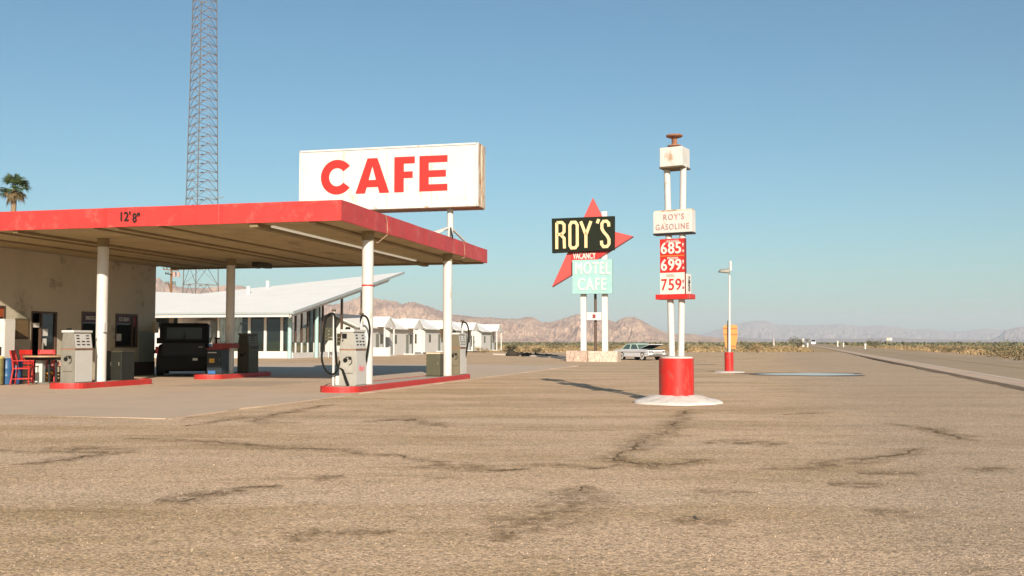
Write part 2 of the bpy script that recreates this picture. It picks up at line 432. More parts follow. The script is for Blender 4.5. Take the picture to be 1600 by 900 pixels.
# pale hatched marking on the slab
mk = MB()
for i in range(6):
    u = 2.9 + i*.62
    a, b2, c2, d2 = W(u, 6.3), W(u+.16, 6.3), W(u+.9, 3.6), W(u+.74, 3.6)
    mk.add([(p.x, p.y, .027) for p in (a, b2, c2, d2)], [(0,1,2,3)])
tag(mk.build('faded_pavement_marking', M('faded_white_marking', (.52,.45,.38), .85, .3, 5)), kind='structure')

# road
def road_x(y, off): return off + .28*y
def strip(o0, o1, z, y0=-120, y1=4200, n=60):
    s = MB()
    for i in range(n+1):
        t = i/n; y = y0 + (y1-y0)*t**2.2
        for o in (o0, o1): s.v.append((road_x(y, o), y, z))
    for i in range(n): s.f.append((2*i, 2*i+1, 2*i+3, 2*i+2))
    return s
rm = M('worn_tan_asphalt', (.39,.27,.165), .85, .12, .15, .3, 40, dirt=(.36,.25,.16), dthr=.55, dscale=.3, dstretch=(1,.15,1))
s = strip(5.85, 14.2, .045); n0 = len(s.v); 
for i in range(61):                       # a broken-down edge where the asphalt ends
    x, y, z = s.v[2*i]; s.v.append((x - .10, y, -.02))
for i in range(60): s.f.append((n0+i, 2*i, 2*i+2, n0+i+1))
for i in range(61):
    x, y, z = s.v[2*i+1]; s.v.append((x + .2, y, -.02))
for i in range(60): s.f.append((2*i+1, n0+61+i, n0+61+i+1, 2*i+3))
tag(s.build('road', rm), kind='structure')
tag(strip(6.70, 6.98, .050).build('road_edge_line', M('white_road_paint', (.60,.47,.35), .8, .2, 3)), kind='structure')
tag(strip(13.3, 13.46, .050).build('road_edge_line', MATS['white_road_paint']), kind='structure')
tag(strip(9.95, 10.05, .050).build('road_centre_line', M('faded_yellow_road_paint', (.42,.29,.12), .8, .25, 3)), kind='structure')
tag(strip(10.2, 10.3, .050).build('road_centre_line', MATS['faded_yellow_road_paint']), kind='structure')
tag(strip(5.87, 6.66, .049).build('road_shoulder', M('pale_shoulder_asphalt', (.56,.39,.275), .85, .15, .3, .3, 40)), kind='structure')
# gritty shoulder between lot and road
sh = MB()
for i in range(241):
    y = -10 + 330*(i/240)**1.6
    sh.v.append((road_x(y, 5.84), y, .036)); sh.v.append((road_x(y, 5.62 + .20*MN.noise(Vector((y*.25, 3, 0))) + .12*MN.noise(Vector((y*1.3, 3, 0)))), y, .006))
for i in range(240): sh.f.append((2*i, 2*i+1, 2*i+3, 2*i+2))
tag(sh.build('road_shoulder', M('shoulder_dirt', (.22,.14,.08), .95, .3, 1.2, .8, 20)), kind='structure')

# puddle with wet rim
def blob(cx, cy, rx, ry, z, seed, n=48, amp=.25):
    s = MB(); s.v.append((cx, cy, z+gz(cx, cy)))
    for k in range(n):
        t = 2*pi*k/n; q = 1 + amp*MN.noise(Vector((cos(t)*1.5+seed, sin(t)*1.5, seed)))
        s.v.append((cx+rx*q*cos(t), cy+ry*q*sin(t), z+gz(cx, cy)))
    for k in range(n): s.f.append((0, 1+k, 1+(k+1) % n))
    return s
pc = at(1262, 585, 38.5)
tag(blob(pc.x-.1, 38.4, 2.5, 2.1, .004, 3.1, amp=.5).build('wet_ground_rim', M('damp_earth', (.17,.12,.075), .7, .3, 2, .4, 20)), kind='structure')
wm = bpy.data.materials.new('puddle_water'); wm.use_nodes = True
b = wm.node_tree.nodes['Principled BSDF']; b.inputs['Base Color'].default_value = (.10,.085,.065,1); b.inputs['Roughness'].default_value = .03; b.inputs['IOR'].default_value = 1.33
b.inputs['Specular IOR Level'].default_value = .9
tag(blob(pc.x, 38.3, 1.8, 1.45, .009, 8.3).build('puddle_water', wm), kind='structure')

# cracks and worn seams in the lot: irregular dark ribbons pressed into the surface
def px_ground(px, py):
    a = (px - 800)/F; b_ = (450 - py)/F
    dy = cos(PITCH) - b_*sin(PITCH); dz = sin(PITCH) + b_*cos(PITCH)
    t = -EYE/dz; return Vector((a*t, dy*t, 0))
def crack_mat():
    m = bpy.data.materials.new('crack_dirt'); m.use_nodes = True; t = m.node_tree; N = t.nodes; L = t.links
    b = N['Principled BSDF']; b.inputs['Base Color'].default_value = (.21,.125,.05,1); b.inputs['Roughness'].default_value = .9
    tc = N.new('ShaderNodeTexCoord'); n = N.new('ShaderNodeTexNoise'); n.inputs['Scale'].default_value = 5; n.inputs['Detail'].default_value = 9; n.inputs['Roughness'].default_value = .8
    L.new(tc.outputs['Object'], n.inputs['Vector'])
    r = N.new('ShaderNodeMapRange'); r.inputs['From Min'].default_value = .43; r.inputs['From Max'].default_value = .64; r.inputs['To Max'].default_value = .72
    L.new(n.outputs['Fac'], r.inputs['Value'])
    u = N.new('ShaderNodeAttribute'); u.attribute_name = 'edge'
    mm = N.new('ShaderNodeMath'); mm.operation = 'MULTIPLY'; L.new(r.outputs[0], mm.inputs[0]); L.new(u.outputs['Fac'], mm.inputs[1])
    L.new(mm.outputs[0], b.inputs['Alpha']); return m
cm = crack_mat()
cracks = [[(1075,640),(1040,675),(985,700),(965,718),(930,735)], [(930,735),(860,728),(800,725)], [(960,720),(1040,728),(1100,718)],
          [(838,733),(780,736),(700,727),(640,715)], [(640,715),(540,705),(440,700),(330,690),(190,686)],
          [(915,760),(880,795),(850,800),(800,835),(780,850)], [(1460,698),(1400,712),(1345,720),(1270,730),(1180,735)],
          [(1385,662),(1440,668),(1480,680),(1530,690)], [(1385,755),(1340,758),(1300,760)], [(1560,730),(1520,735)],
          [(245,778),(300,783),(330,772),(400,762)], [(0,728),(60,724),(140,712),(210,700)], [(180,712),(120,702),(60,706),(0,703)],
          [(430,760),(360,770),(250,775)], [(1430,800),(1380,808)], [(1140,815),(1090,820),(1050,812)], [(540,745),(490,752)],
          [(1180,770),(1090,768)], [(700,668),(640,655),(560,660)], [(285,667),(330,660),(420,650),(520,632)], [(400,655),(420,662),(470,660)],
          [(1450,742),(1400,740),(1340,742)], [(610,830),(520,835),(480,850)], [(1300,645),(1220,648)], [(1240,700),(1160,690),(1100,694)]]
cb = MB(); ev = []
for ci, pl in enumerate(cracks):
    P3 = [px_ground(*p) for p in pl]; pts = []
    for a, b2 in zip(P3[:-1], P3[1:]):
        n = max(3, int((b2-a).length/.12))
        for i in range(n): pts.append(a.lerp(b2, i/n))
    pts.append(P3[-1]); m = len(pts)
    for i, p in enumerate(pts):
        wob = Vector((MN.noise(p*1.7), MN.noise(p*1.7+Vector((9,9,9))), 0))*.16 + Vector((MN.noise(p*7), MN.noise(p*7+Vector((5,9,9))), 0))*.05
        d = (pts[min(i+1, m-1)]-pts[max(i-1, 0)]).normalized(); nn = Vector((-d.y, d.x, 0))
        wd = (.13+.30*abs(MN.noise(p*1.1+Vector((3,ci,0)))))*(1 - abs(2*i/(m-1)-1)**4*.8)
        n0 = len(cb.v)
        for k, (o, e) in enumerate(((-1, 0), (-.25, 1), (.25, 1), (1, 0))):
            q = p + wob + nn*wd*o*(1.6 if abs(o) == 1 else 1); cb.v.append((q.x, q.y, .006+gz(q.x, q.y))); ev.append(e)
        if i < m-1:
            for k in range(3): cb.f.append((n0+k, n0+k+1, n0+k+5, n0+k+4))
co = cb.build('pavement_cracks', cm)
at_ = co.data.attributes.new('edge', 'FLOAT', 'POINT')
for i, e in enumerate(ev): at_.data[i].value = e
tag(co, kind='structure')
# the open, hair-thin cores of the longer cracks
tb2 = MB()
for ci in (0, 1, 2, 3, 4, 5, 6, 7, 10, 11, 13, 18, 19):
    P3 = [px_ground(*p) for p in cracks[ci]]; pts = []
    for a, b2 in zip(P3[:-1], P3[1:]):
        n = max(3, int((b2-a).length/.05))
        for i in range(n): pts.append(a.lerp(b2, i/n))
    m = len(pts); run = []
    def flush(run):
        if len(run) < 4: return
        n0 = len(tb2.v); L_ = len(run)
        for i, (q, nn) in enumerate(run):
            h_ = (.006+.016*abs(MN.noise(q*3.1+Vector((1, 7, ci)))))*(1-abs(2*i/(L_-1)-1)**3)*(1+q.y*.035)
            for o_ in (-1, 1): tb2.v.append((q.x+nn.x*h_*o_, q.y+nn.y*h_*o_, .009+gz(q.x, q.y)))
        for i in range(L_-1): tb2.f.append((n0+2*i, n0+2*i+1, n0+2*i+3, n0+2*i+2))
    for i, p in enumerate(pts):
        wob = Vector((MN.noise(p*1.7), MN.noise(p*1.7+Vector((9,9,9))), 0))*.16 + Vector((MN.noise(p*7), MN.noise(p*7+Vector((5,9,9))), 0))*.07 + Vector((MN.noise(p*19), MN.noise(p*19+Vector((5,9,9))), 0))*.03
        d = (pts[min(i+1, m-1)]-pts[max(i-1, 0)]).normalized(); nn = Vector((-d.y, d.x, 0))
        if MN.noise(p*1.3+Vector((0, 0, ci*3.3))) > -.12: run.append((p+wob, nn))
        else: flush(run); run = []
    flush(run)
tag(tb2.build('pavement_crack_cores', M('crack_core_dirt', (.21,.13,.06), .95, .3, 6)), kind='structure')

# loose stones near the camera: nobody could count them
def stones():
    s = MB(); rnd = random.Random(3)
    for i in range(15000):
        y = 4.6 + 16*rnd.random()**1.6; x = (rnd.random()*1.3-.65)*y
        q = W(0, 0); 
        v = ((x+3.92)*-UY + (y-23.1)*UX); u = ((x+3.92)*UX + (y-23.1)*UY)
        if u > -7.5 and v > -.35: continue
        r = .003+.006*rnd.random()**3
        if rnd.random() < .006: r *= 1.7
        a = rnd.random()*6.3; e = []
        for k in range(4):
            t = a + k*pi/2 + rnd.random()*.5; e.append((x+r*cos(t), y+r*sin(t), gz(x, y)-.001))
        s.add(e + [(x+r*.2, y, gz(x, y)+r*(.6+.6*rnd.random()))], [(0,1,4),(1,2,4),(2,3,4),(3,0,4)])
    return s
sto = bpy.data.materials.new('loose_stone'); sto.use_nodes = True
N = sto.node_tree.nodes; L = sto.node_tree.links; bb = N['Principled BSDF']; bb.inputs['Roughness'].default_value = .85
tc = N.new('ShaderNodeTexCoord'); nn = N.new('ShaderNodeTexWhiteNoise'); vv = N.new('ShaderNodeVectorMath'); vv.operation = 'SNAP'; vv.inputs[1].default_value = (.06,.06,1)
L.new(tc.outputs['Object'], vv.inputs[0]); L.new(vv.outputs[0], nn.inputs['Vector'])
rp = N.new('ShaderNodeValToRGB'); rp.color_ramp.elements[0].color = (.16,.12,.085,1); rp.color_ramp.elements[1].color = (.52,.38,.27,1)
rp.color_ramp.elements.new(.7).color = (.44,.31,.21,1)
L.new(nn.outputs['Value'], rp.inputs[0]); L.new(rp.outputs[0], bb.inputs['Base Color'])
tag(stones().build('loose_stones', sto), kind='stuff', label='small loose stones scattered over the gravel lot')

# ------------------------------------------------------------------ mountains
def interp(pts, x):
    if x <= pts[0][0]: return pts[0][1]
    for a, b2 in zip(pts[:-1], pts[1:]):
        if x <= b2[0]:
            t = (x-a[0])/(b2[0]-a[0]); return a[1]+(b2[1]-a[1])*t
    return pts[-1][1]
def mountains(name, pts, D, front, back, mat, step=2.0, nj=46, rough=.35, freq=1.0, seed=0.0):
    s = MB(); x0, x1 = pts[0][0], pts[-1][0]; n = int((x1-x0)/step)+1; rows = nj+14
    for i in range(n+1):
        px = x0+(x1-x0)*i/n; py = interp(pts, px); a = (px-800)/F
        H0 = (at(px, py, D)).z
        H0 += H0*.035*MN.noise(Vector((px*.21+seed, 1, 0))) + H0*.02*MN.noise(Vector((px*.7+seed, 1, 0)))
        for j in range(rows):
            if j <= nj: t = j/nj; Y = D-front*(1-t); k = t**1.55
            else: t2 = (j-nj)/(rows-1-nj); Y = D+back*t2; k = (1-t2)**1.2; t = 1
            X = a*Y*1.0
            p = Vector((X, Y, 0))*freq/D*9 + Vector((seed, 0, 0))
            rid = 1-abs(MN.noise(Vector((p.x*2.2, p.y*.9, 0))))*2
            fine = MN.fractal(Vector((p.x*6, p.y*4, seed)), .8, 2.1, 6)
            env = sin(pi*min(t, 1))**.8 if j <= nj else 0
            h = H0*k*(Y/D if j <= nj else 1) + H0*env*rough*(.55*(rid-.5)+.45*fine)
            s.v.append((X, Y, max(h, -3) - .5))
    for i in range(n):
        for j in range(rows-1): s.f.append((i*rows+j, (i+1)*rows+j, (i+1)*rows+j+1, i*rows+j+1))
    tag(s.build(name, mat, smooth=False), kind='structure')
hillm = M('reddish_rock_hills', (.46,.305,.215), .95, .22, .004, .0, .05, dirt=(.29,.175,.13), dthr=.48, dscale=.006, dstretch=(1,1,2.5), dsoft=.12)
hillm2 = M('far_rock_hills', (.33,.24,.21), .95, .25, .002, dirt=(.22,.15,.14), dthr=.5, dscale=.002, dsoft=.2)
near_pts = [(-200,470),(-60,440),(60,420),(160,425),(200,418),(242,432),(262,444),(285,449),(320,450),(345,446),(365,444),(392,450),(420,456),(480,470),(520,476),(545,470),(565,462),(586,466),(602,468.7),(620,471),(627,474.5),(640,472),(650,472.3),(668,478),
            (679,482),(694,487.5),(706,491),(728,493),(740,495),(771,496),(783,497.5),(800,497.5),(810,498),(820,495),(834,495.6),(846,503),(858,503),(872,500),(896,492),(908,490),(925,491),(940,496),(952,500),(962,503),(972,497),(980,495),(992,495),(1004,501),(1020,510),(1040,519),(1058,522),(1080,521),(1100,525),(1130,528),(1180,533)]
mountains('near_hills', near_pts, 3600, 900, 900, hillm, rough=.42, freq=2.4, seed=3.3)
mid_pts = [(640,531),(700,527),(760,526),(900,526),(1000,528),(1060,529),(1095,527),(1120,527.5),(1150,526),(1180,529),(1230,530),(1290,528.5),(1330,529),(1400,527.5),(1440,530),(1600,531),(1700,534)]
mountains('low_foothills', mid_pts, 6500, 1500, 1500, hillm2, nj=20, rough=.2, freq=2, seed=7)
far_pts = [(1040,532),(1080,526),(1107,519),(1133,511),(1161,504),(1177,501),(1197,501),(1213,507),(1234,507),(1251,508.4),(1275,507.6),(1299,507),(1311,506),(1347,510),(1375,508),(1405,511),(1431,515.6),(1446,514),(1465,515.6),(1487,518),(1506,517.5),(1525,514.7),(1540,513),(1562,514.7),(1600,516),(1700,512),(1850,520),(1950,530)]
mountains('far_mountains', far_pts, 13000, 2500, 1800, hillm2, nj=30, rough=.4, freq=2.6, seed=12)
blu_pts = [(1535,534),(1560,525),(1570,515.6),(1589,511),(1600,510),(1650,500),(1720,496),(1800,508),(1900,525)]
mountains('side_mountains', blu_pts, 9800, 1800, 1600, hillm2, nj=30, rough=.4, freq=2.6, seed=17)

# ------------------------------------------------------------------ haze
hz = MB().box(-16000, 16000, -15600, 16000, -4.5, 400)
hm = bpy.data.materials.new('air_haze'); hm.use_nodes = True; N = hm.node_tree.nodes; L = hm.node_tree.links
N.clear(); o = N.new('ShaderNodeOutputMaterial'); pv = N.new('ShaderNodeVolumePrincipled')
pv.inputs['Color'].default_value = (.88,.92,1.0,1); pv.inputs['Density'].default_value = 1.0e-4; pv.inputs['Anisotropy'].default_value = 0.0
L.new(pv.outputs[0], o.inputs['Volume'])
ho = hz.build('haze', hm); tag(ho, kind='stuff', label='pale desert air haze in front of far mountains')

# ------------------------------------------------------------------ fuel canopy
H = 4.0; HT = 4.475; LU = 12.95; LV = 12.28
can = thing('fuel_canopy', 'flat filling station canopy with red fascia on white round columns', 'canopy', W(0, 0), RZ)
def fascia(x0, y0, x1, y1, name='fascia', seed=0):
    s = MB(); n = 90; d = Vector((x1-x0, y1-y0, 0)); Ln = d.length; d.normalize(); nn = Vector((d.y, -d.x, 0))
    def ring(t):
        p = Vector((x0, y0, 0)) + d*Ln*t
        q = .008*MN.noise(Vector((t*Ln*1.1, seed, 0))) + .006*MN.noise(Vector((t*Ln*4, seed, 2)))
        dz = .012*MN.noise(Vector((t*Ln*.8, seed, 5)))
        f = (t*Ln/3.05) % 1.0; seam = -.012 if (f < .012 and 0.02 < t < .98) else 0
        e = 0 if (t < .004 or t > .996) else 1
        return [p+nn*((q+seam)*e)+Vector((0,0,H-.0+dz*e)), p+nn*((q*1.6+seam)*e+.0)+Vector((0,0,H+.24)), p+nn*((q+seam)*e)+Vector((0,0,HT+dz*.6*e)), p-nn*.06+Vector((0,0,HT)), p-nn*.06+Vector((0,0,H))]
    ts = sorted(set([i/n for i in range(n+1)]+[(k*3.05+e)/Ln for k in range(1, int(Ln/3.05)+1) for e in (-.005, .0, .015, .02) if (k*3.05+e) < Ln]))
    for t in ts: s.v += [tuple(v) for v in ring(t)]
    for i in range(len(ts)-1):
        for k in range(5): s.f.append((i*5+k, i*5+(k+1) % 5, (i+1)*5+(k+1) % 5, (i+1)*5+k))
    s.f.append((0,1,2,3,4)); m = (len(ts)-1)*5; s.f.append((m+4, m+3, m+2, m+1, m))
    return s.build(name, RED, can)
fascia(-LV, 0, 0, 0, seed=1)
fascia(0, .0, 0, LU, seed=4)
fascia(0, LU, -LV, LU, seed=8)
MB().box(-LV, -.07, .07, LU-.07, H+.05, HT-.06).build('roof_slab', ROOFG, can)
so_ = MB()
x = -LV
while x < -.1:                                   # soffit boards running away from the front edge
    x1 = min(x+1.02, -.07); so_.box(x+.006, x1-.006, .07, LU-.07, H+.012, H+.046); x += 1.02
so_.build('soffit', SOFFIT, can)
jb = MB()
for xx, wd, dp in ((-.75,.16,.05), (-2.25,.20,.10), (-4.7,.10,.04), (-5.9,.07,.05), (-6.5,.10,.035), (-8.8,.12,.06), (-9.5,.06,.04), (-10.9,.12,.04)):
    jb.box(xx-wd/2, xx+wd/2, .08, LU-.08, H-dp+.01, H+.011)
jb.box(-LV, -.07, LU-.45, LU-.25, H-.05, H+.0095)
jb.build('joist', BEAM, can)
TUBE = M('white_light_tube', (.85,.80,.66), .4, .03, 4, emit=.22)  # faint glow added to lift the tubes above the dim soffit
for (a, b2) in ((.5, 5.6), (5.7, 10.9)):
    MB().box(-2.02, -1.93, a, b2, H-.055, H-.012).build('light_tube', TUBE, can)
MB().box(-7.9, -7.6, 10.6, 11.6, H-.16, H+.005).build('ceiling_lamp', DARKM, can, bevel=.03)
colm = M('white_column_paint', (.58,.545,.505), .5, .06, 2, .1, 30, dirt=(.46,.37,.28), dthr=.60, dscale=4, dstretch=(1,1,.4))
cols = [(2.50, .34), (9.19, .30), (2.40, 7.94), (9.25, 7.94)]
for i, (u, v) in enumerate(cols):
    c = MB().cyl((-v, u, .155), (-v, u, H+.005), .145, .145, 28).build('column', colm, can, smooth=True)
    MB().cyl((-v, u, H-.22), (-v, u, H+.007), .155, .155, 28).build('collar', BEAM, c, smooth=True)
    if i == 0: MB().cyl((-v, u, 2.62), (-v, u, 2.66), .149, .149, 28).build('red_band', REDS, c, smooth=True)
    if i == 2: MB().box(-v+.145, -v+.20, u-.16, u-.04, 1.48, 1.72).build('switch_box', PALEM, c)
    if i == 1: MB().box(-v-.19, -v-.145, u-.12, u-.02, 1.35, 1.62).build('switch_box', BROWNP, c)
# clearance height lettering
def px_front(px): # pixel -> local x on the front fascia plane
    k = (px-800)/F; v = (-3.92 - k*23.1)/(UY + k*UX); return -v
text("12'", BLACK, can, 'clearance_lettering', px_front(192.5), H+.24, -.02, .22, .72, .02, .006, fit=.26)
text('8"', BLACK, can, 'clearance_lettering', px_front(210.5), H+.20, -.02, .22, .72, .02, .006, fit=.19)
# loose cables hanging on the right fascia
cbm = M('tan_cable', (.45,.30,.2), .6, .1, 4)
for yy, dr in ((2.9, .5), (10.0, .25)):
    MB().tube([(.02, yy-.12, HT+.01), (.03, yy-.02, H+.3), (.035, yy, H+.05), (.01, yy+.05, H-.03), (-.2, yy-.1, H-dr*.5), (-.45, yy-.4, H-.02)], .008, 5).build('cable', cbm, can)

# ------------------------------------------------------------------ islands
def island(u0, u1, v0, v1, label):
    hw = (v1-v0)/2; t = thing('pump_island', label, 'kerbed island', W(u0, (v0+v1)/2), RZ, 'raised pump islands with red kerbs')
    Ln = u1-u0
    def outline(g):
        pts = []
        for k in range(13):
            a = pi + pi*k/12; pts.append((hw*cos(a)*g, hw*.8 + hw*.8*sin(a)*g))
        for k in range(13):
            a = pi*k/12; pts.append((hw*cos(a)*g, Ln-hw*.5 + hw*.5*sin(a)*g))
        return pts
    MB().prism(outline(.93), .02, .152, 'z').build('concrete_top', CONC, t)
    s = MB(); A = outline(1.0); B = outline(.90); n = len(A)
    for z, Q in ((.0, A), (.14, A), (.165, outline(.985)), (.168, B), (.10, B)): s.v += [(p[0], p[1]+ (0), z) for p in Q]
    for r in range(4):
        for k in range(n): s.f.append((r*n+k, r*n+(k+1) % n, (r+1)*n+(k+1) % n, (r+1)*n+k))
    s.build('kerb', REDK, t); return t
island(.55, 10.6, -.12, .88, 'long red kerbed pump island at the right edge of the forecourt')
island(.75, 4.25, 7.45, 8.45, 'red kerbed pump island in front of the table and red chairs')
island(7.6, 11.5, 7.45, 8.45, 'red kerbed pump island beside the parked black off-roader')

# ------------------------------------------------------------------ pumps
def pump(u, v, label, body=GREYM, face=PALEM, masts=False, dark=False, logo=False):
    t = thing('fuel_pump', label, 'fuel pump', W(u, v, .152), RZ, 'old fuel pumps on the islands')
    hw, hl = .21, .36
    MB().box(-hw, hw, -hl, hl, .0, .86).build('cabinet', body, t, bevel=.012)
    # upper housing leans in towards the top on the display sides
    up = MB(); up.add([(-hw,-hl,.885),(hw,-hl,.885),(hw,hl,.885),(-hw,hl,.885),(-hw*.72,-hl,1.30),(hw*.72,-hl,1.30),(hw*.72,hl,1.30),(-hw*.72,hl,1.30)],
           [(0,3,2,1),(4,5,6,7),(0,1,5,4),(1,2,6,5),(2,3,7,6),(3,0,4,7)]); up.build('housing', body, t, bevel=.008)
    MB().box(-hw-.008, hw+.008, -hl-.008, hl+.008, .862, .883).build('band', RUSTM if not dark else DARKM, t)
    for sx in (-1, 1):
        d = MB(); a = .90; b2 = 1.27; sl = (hw-hw*.72)/(1.30-.885)
        xa, xb = hw-(a-.885)*sl+.004, hw-(b2-.885)*sl+.004
        d.add([(sx*xa,-hl+.03,a),(sx*xa,hl-.03,a),(sx*xb,hl-.03,b2),(sx*xb,-hl+.03,b2),(sx*(xa-.02),-hl+.03,a),(sx*(xa-.02),hl-.03,a),(sx*(xb-.02),hl-.03,b2),(sx*(xb-.02),-hl+.03,b2)],
              [(0,1,2,3),(7,6,5,4),(0,4,5,1),(1,5,6,2),(2,6,7,3),(3,7,4,0)])
        dp = d.build('display_panel', face, t)
        r = MB()
        for zz in (.99, 1.07, 1.15, 1.22):
            xm = hw-(zz-.885)*sl+.007
            for yy in (-.2, .0, .19):
                if yy == 0 and zz > 1.1: continue
                MB().box(min(sx*xm, sx*(xm-.008)), max(sx*xm, sx*(xm-.008)), yy-.065, yy+.055, zz-.018, zz+.016).build('number_window', BLACK if not dark else GREYM, dp)
        MB().box(min(sx*(hw+.001), sx*(hw+.008)), max(sx*(hw+.001), sx*(hw+.008)), -hl+.025, hl-.025, .03, .84).build('face_panel', face, t)
    MB().box(-hw*.85, hw*.85, -hl-.03, hl+.02, 1.30, 1.36).build('cap', PALEM if not dark else OLIVEM, t, bevel=.01)
    if not dark:
        MB().cyl((-.02, -.30, 1.36), (-.02, -.30, 1.42), .07, .05, 12).build('cap_fitting', BLACKR, t)
    # nozzle boots on the end panel
    nb = MB(); nb.cyl((-.05, -hl-.02, .62), (-.05, -hl+.0, .62), .055, .055, 14); nb.build('nozzle_boot', BLACKR, t)
    MB().cyl((.07, -hl-.02, .67), (.07, -hl+.0, .67), .04, .04, 14).build('nozzle_boot', BLACKR, t)
    ar = MB(); ar.tube([(.02+.10*cos(a), -hl-.012, .60+.10*sin(a)) for a in [pi*.1*k for k in range(-4, 9)]], .011, 6)
    ar.build('hook', DARKM if not dark else OLIVEM, t); MB().box(-.14, .14, -hl-.006, -hl+.001, .30, .31).build('seam_strip', DARKM, t)
    if logo:
        text("Roy's", MATS.get('pump_red_script') or M('pump_red_script', (.62,.12,.14), .5), t, 'red_script', 0, .42, 0, .13, .85, .012, .003, shear=.35,
             rot=Matrix.Rotation(pi/2, 4, 'Z')).location = (hw+.009, 0, 0)
    if masts:
        for (mx, my, side, hh) in masts:
            m = MB().cyl((mx, my, .0 if side < 0 else 1.3), (mx, my, hh), .032, .028, 10).build('hose_mast', PALEM, t, smooth=True)
            MB().cyl((mx, my, hh), (mx, my, hh+.05), .045, .06, 10).build('mast_cap', BROWNP, m)
            pts = []
            if side < 0:      # big loop hanging to the left, then up along the mast to its nozzle
                base = [(mx+.05, my-.04, hh-.28), (mx+.02, my-.05, hh-.06), (mx-.14, my-.06, hh-.10), (mx-.22, my-.06, hh-.36), (mx-.25, my-.06, hh-.8), (mx-.28, my-.06, hh-1.15), (mx-.16, my-.10, hh-1.42), (mx+.03, my-.14, hh-1.52), (mx+.17, my-.18, hh-1.42), (mx+.24, my-.1, hh-1.1), (mx+.27, my-.08, hh-.85)]
            else:
                base = [(mx-.02, my, hh-.2), (mx+.02, my-.03, hh-.02), (mx+.16, my-.02, hh-.08), (mx+.22, my, hh-.4), (mx+.14, my+.05, hh-.9), (mx+.06, my+.1, hh-1.25), (mx+.05, my+.12, hh-1.45)]
            for i in range(len(base)-1):      # smooth the hose
                p0 = Vector(base[max(i-1, 0)]); p1 = Vector(base[i]); p2 = Vector(base[i+1]); p3 = Vector(base[min(i+2, len(base)-1)])
                for k in range(6):
                    q = k/6; pts.append(.5*((2*p1)+(p2-p0)*q+(2*p0-5*p1+4*p2-p3)*q*q+(3*p1-p0-3*p2+p3)*q**3))
            pts.append(Vector(base[-1]))
            MB().tube(pts, .026, 8).build('hose', BLACKR, m, smooth=True)
            if side < 0:
                s = MB(); s.tube([(mx+.05, my-.04, hh-.15), (mx+.06, my-.05, hh-.5), (mx+.07, my-.05, hh-.9), (mx+.12, my-.08, hh-1.30), (mx+.30, my-.14, hh-1.42), (mx+.46, my-.3, .16), (mx+.52, my-.3, .02)], .03, 8)
                s.build('hose', BLACKR, m, smooth=True)
                nz = MB(); nz.tube([(mx+.26, my-.09, .93), (mx+.29, my-.10, 1.08), (mx+.33, my-.11, 1.22)], [.03, .045, .03], 8); nz.box(mx+.28, mx+.40, my-.15, my-.09, 1.14, 1.26)
                nz.build('nozzle', BLACKR, m)
    return t
p1 = pump(1.62, .35, "pale fuel pump with hanging black hoses and red script before the nearest column", body=M('light_pump_steel', (.33,.305,.26), .5, .2, 4, .1, 40, dirt=(.24,.18,.12), dthr=.6, dscale=5), masts=[(-.42, -.22, -1, 1.80), (.12, .22, 1, 1.72)], logo=True)
MB().box(-.37, -.22, -.25, .0, 0, .24).build('low_housing', PALEM, p1, bevel=.03)
pump(10.02, .22, 'narrow fuel pump at the far end of the long right island, beside the second column', body=M('tan_grey_steel', (.15,.125,.08), .5, .2, 4), masts=[(.12, .18, 1, 1.72)])
pump(1.42, 7.95, 'grey steel fuel pump without hoses beside the red chairs', body=GREYM)
pump(10.35, 7.85, 'dark fuel pump standing in the shade at the end of the middle island', body=DARKM, face=OLIVEM, dark=True)  # every panel of this pump takes a darker material

# cabinets on the islands
def cabinet(u, v, w_, d_, h_, m1, m2, label, name='metal_cabinet', cat='cabinet', doors=1):
    t = thing(name, label, cat, W(u, v, .152), RZ)
    MB().box(-w_/2, w_/2, -d_/2, d_/2, .03, h_-.05).build('body', m1, t, bevel=.01)
    MB().box(-w_/2+.01, w_/2-.01, -d_/2+.01, d_/2-.01, 0, .028).build('plinth', DARKM, t)
    MB().box(-w_/2-.012, w_/2+.012, -d_/2-.012, d_/2+.012, h_-.048, h_).build('lid', m2, t, bevel=.008)
    for i in range(doors):
        a = -w_/2 + w_*i/doors; b2 = a + w_/doors
        p = MB().box(a+.025, b2-.025, -d_/2-.012, -d_/2-.001, .06, h_-.11).build('door', m1, t, bevel=.003)
        MB().box(b2-.07, b2-.05, -d_/2-.03, -d_/2-.013, h_*.5, h_*.62).build('handle', GREYM, p)
    return t
cabinet(8.25, .40, .44, .38, .74, OLIVEM, CREAMP, 'squat olive metal cabinet with pale lid left of the second right column')
cabinet(3.25, 7.95, .52, .6, .82, M('dark_green_metal', (.014,.014,.009), .5, .2, 4), DARKM, 'dark green two door metal bin behind the left front column', 'waste_bin', 'bin', 2)
cb_ = cabinet(8.75, 8.08, .52, .5, .86, M('dark_navy_metal', (.02,.028,.035), .5, .2, 4), DARKRED, 'dark service cabinet with a dark red top and yellow sticker by the rear left column', 'service_cabinet', 'cabinet')
MB().box(-.17, .02, -.266, -.263, .38, .52).build('sticker', YELP, cb_)
MB().box(-.2, .06, -.275, -.264, .02, .12).build('blue_label', BLUEL, cb_)
MB().box(-.2, .1, -.30, -.264, .70, .73).build('towel_bar', OFFW, cb_)
MB().box(-.05, .62, -.28, .25, .86, 1.02).build('red_top_board', DARKRED, cb_)
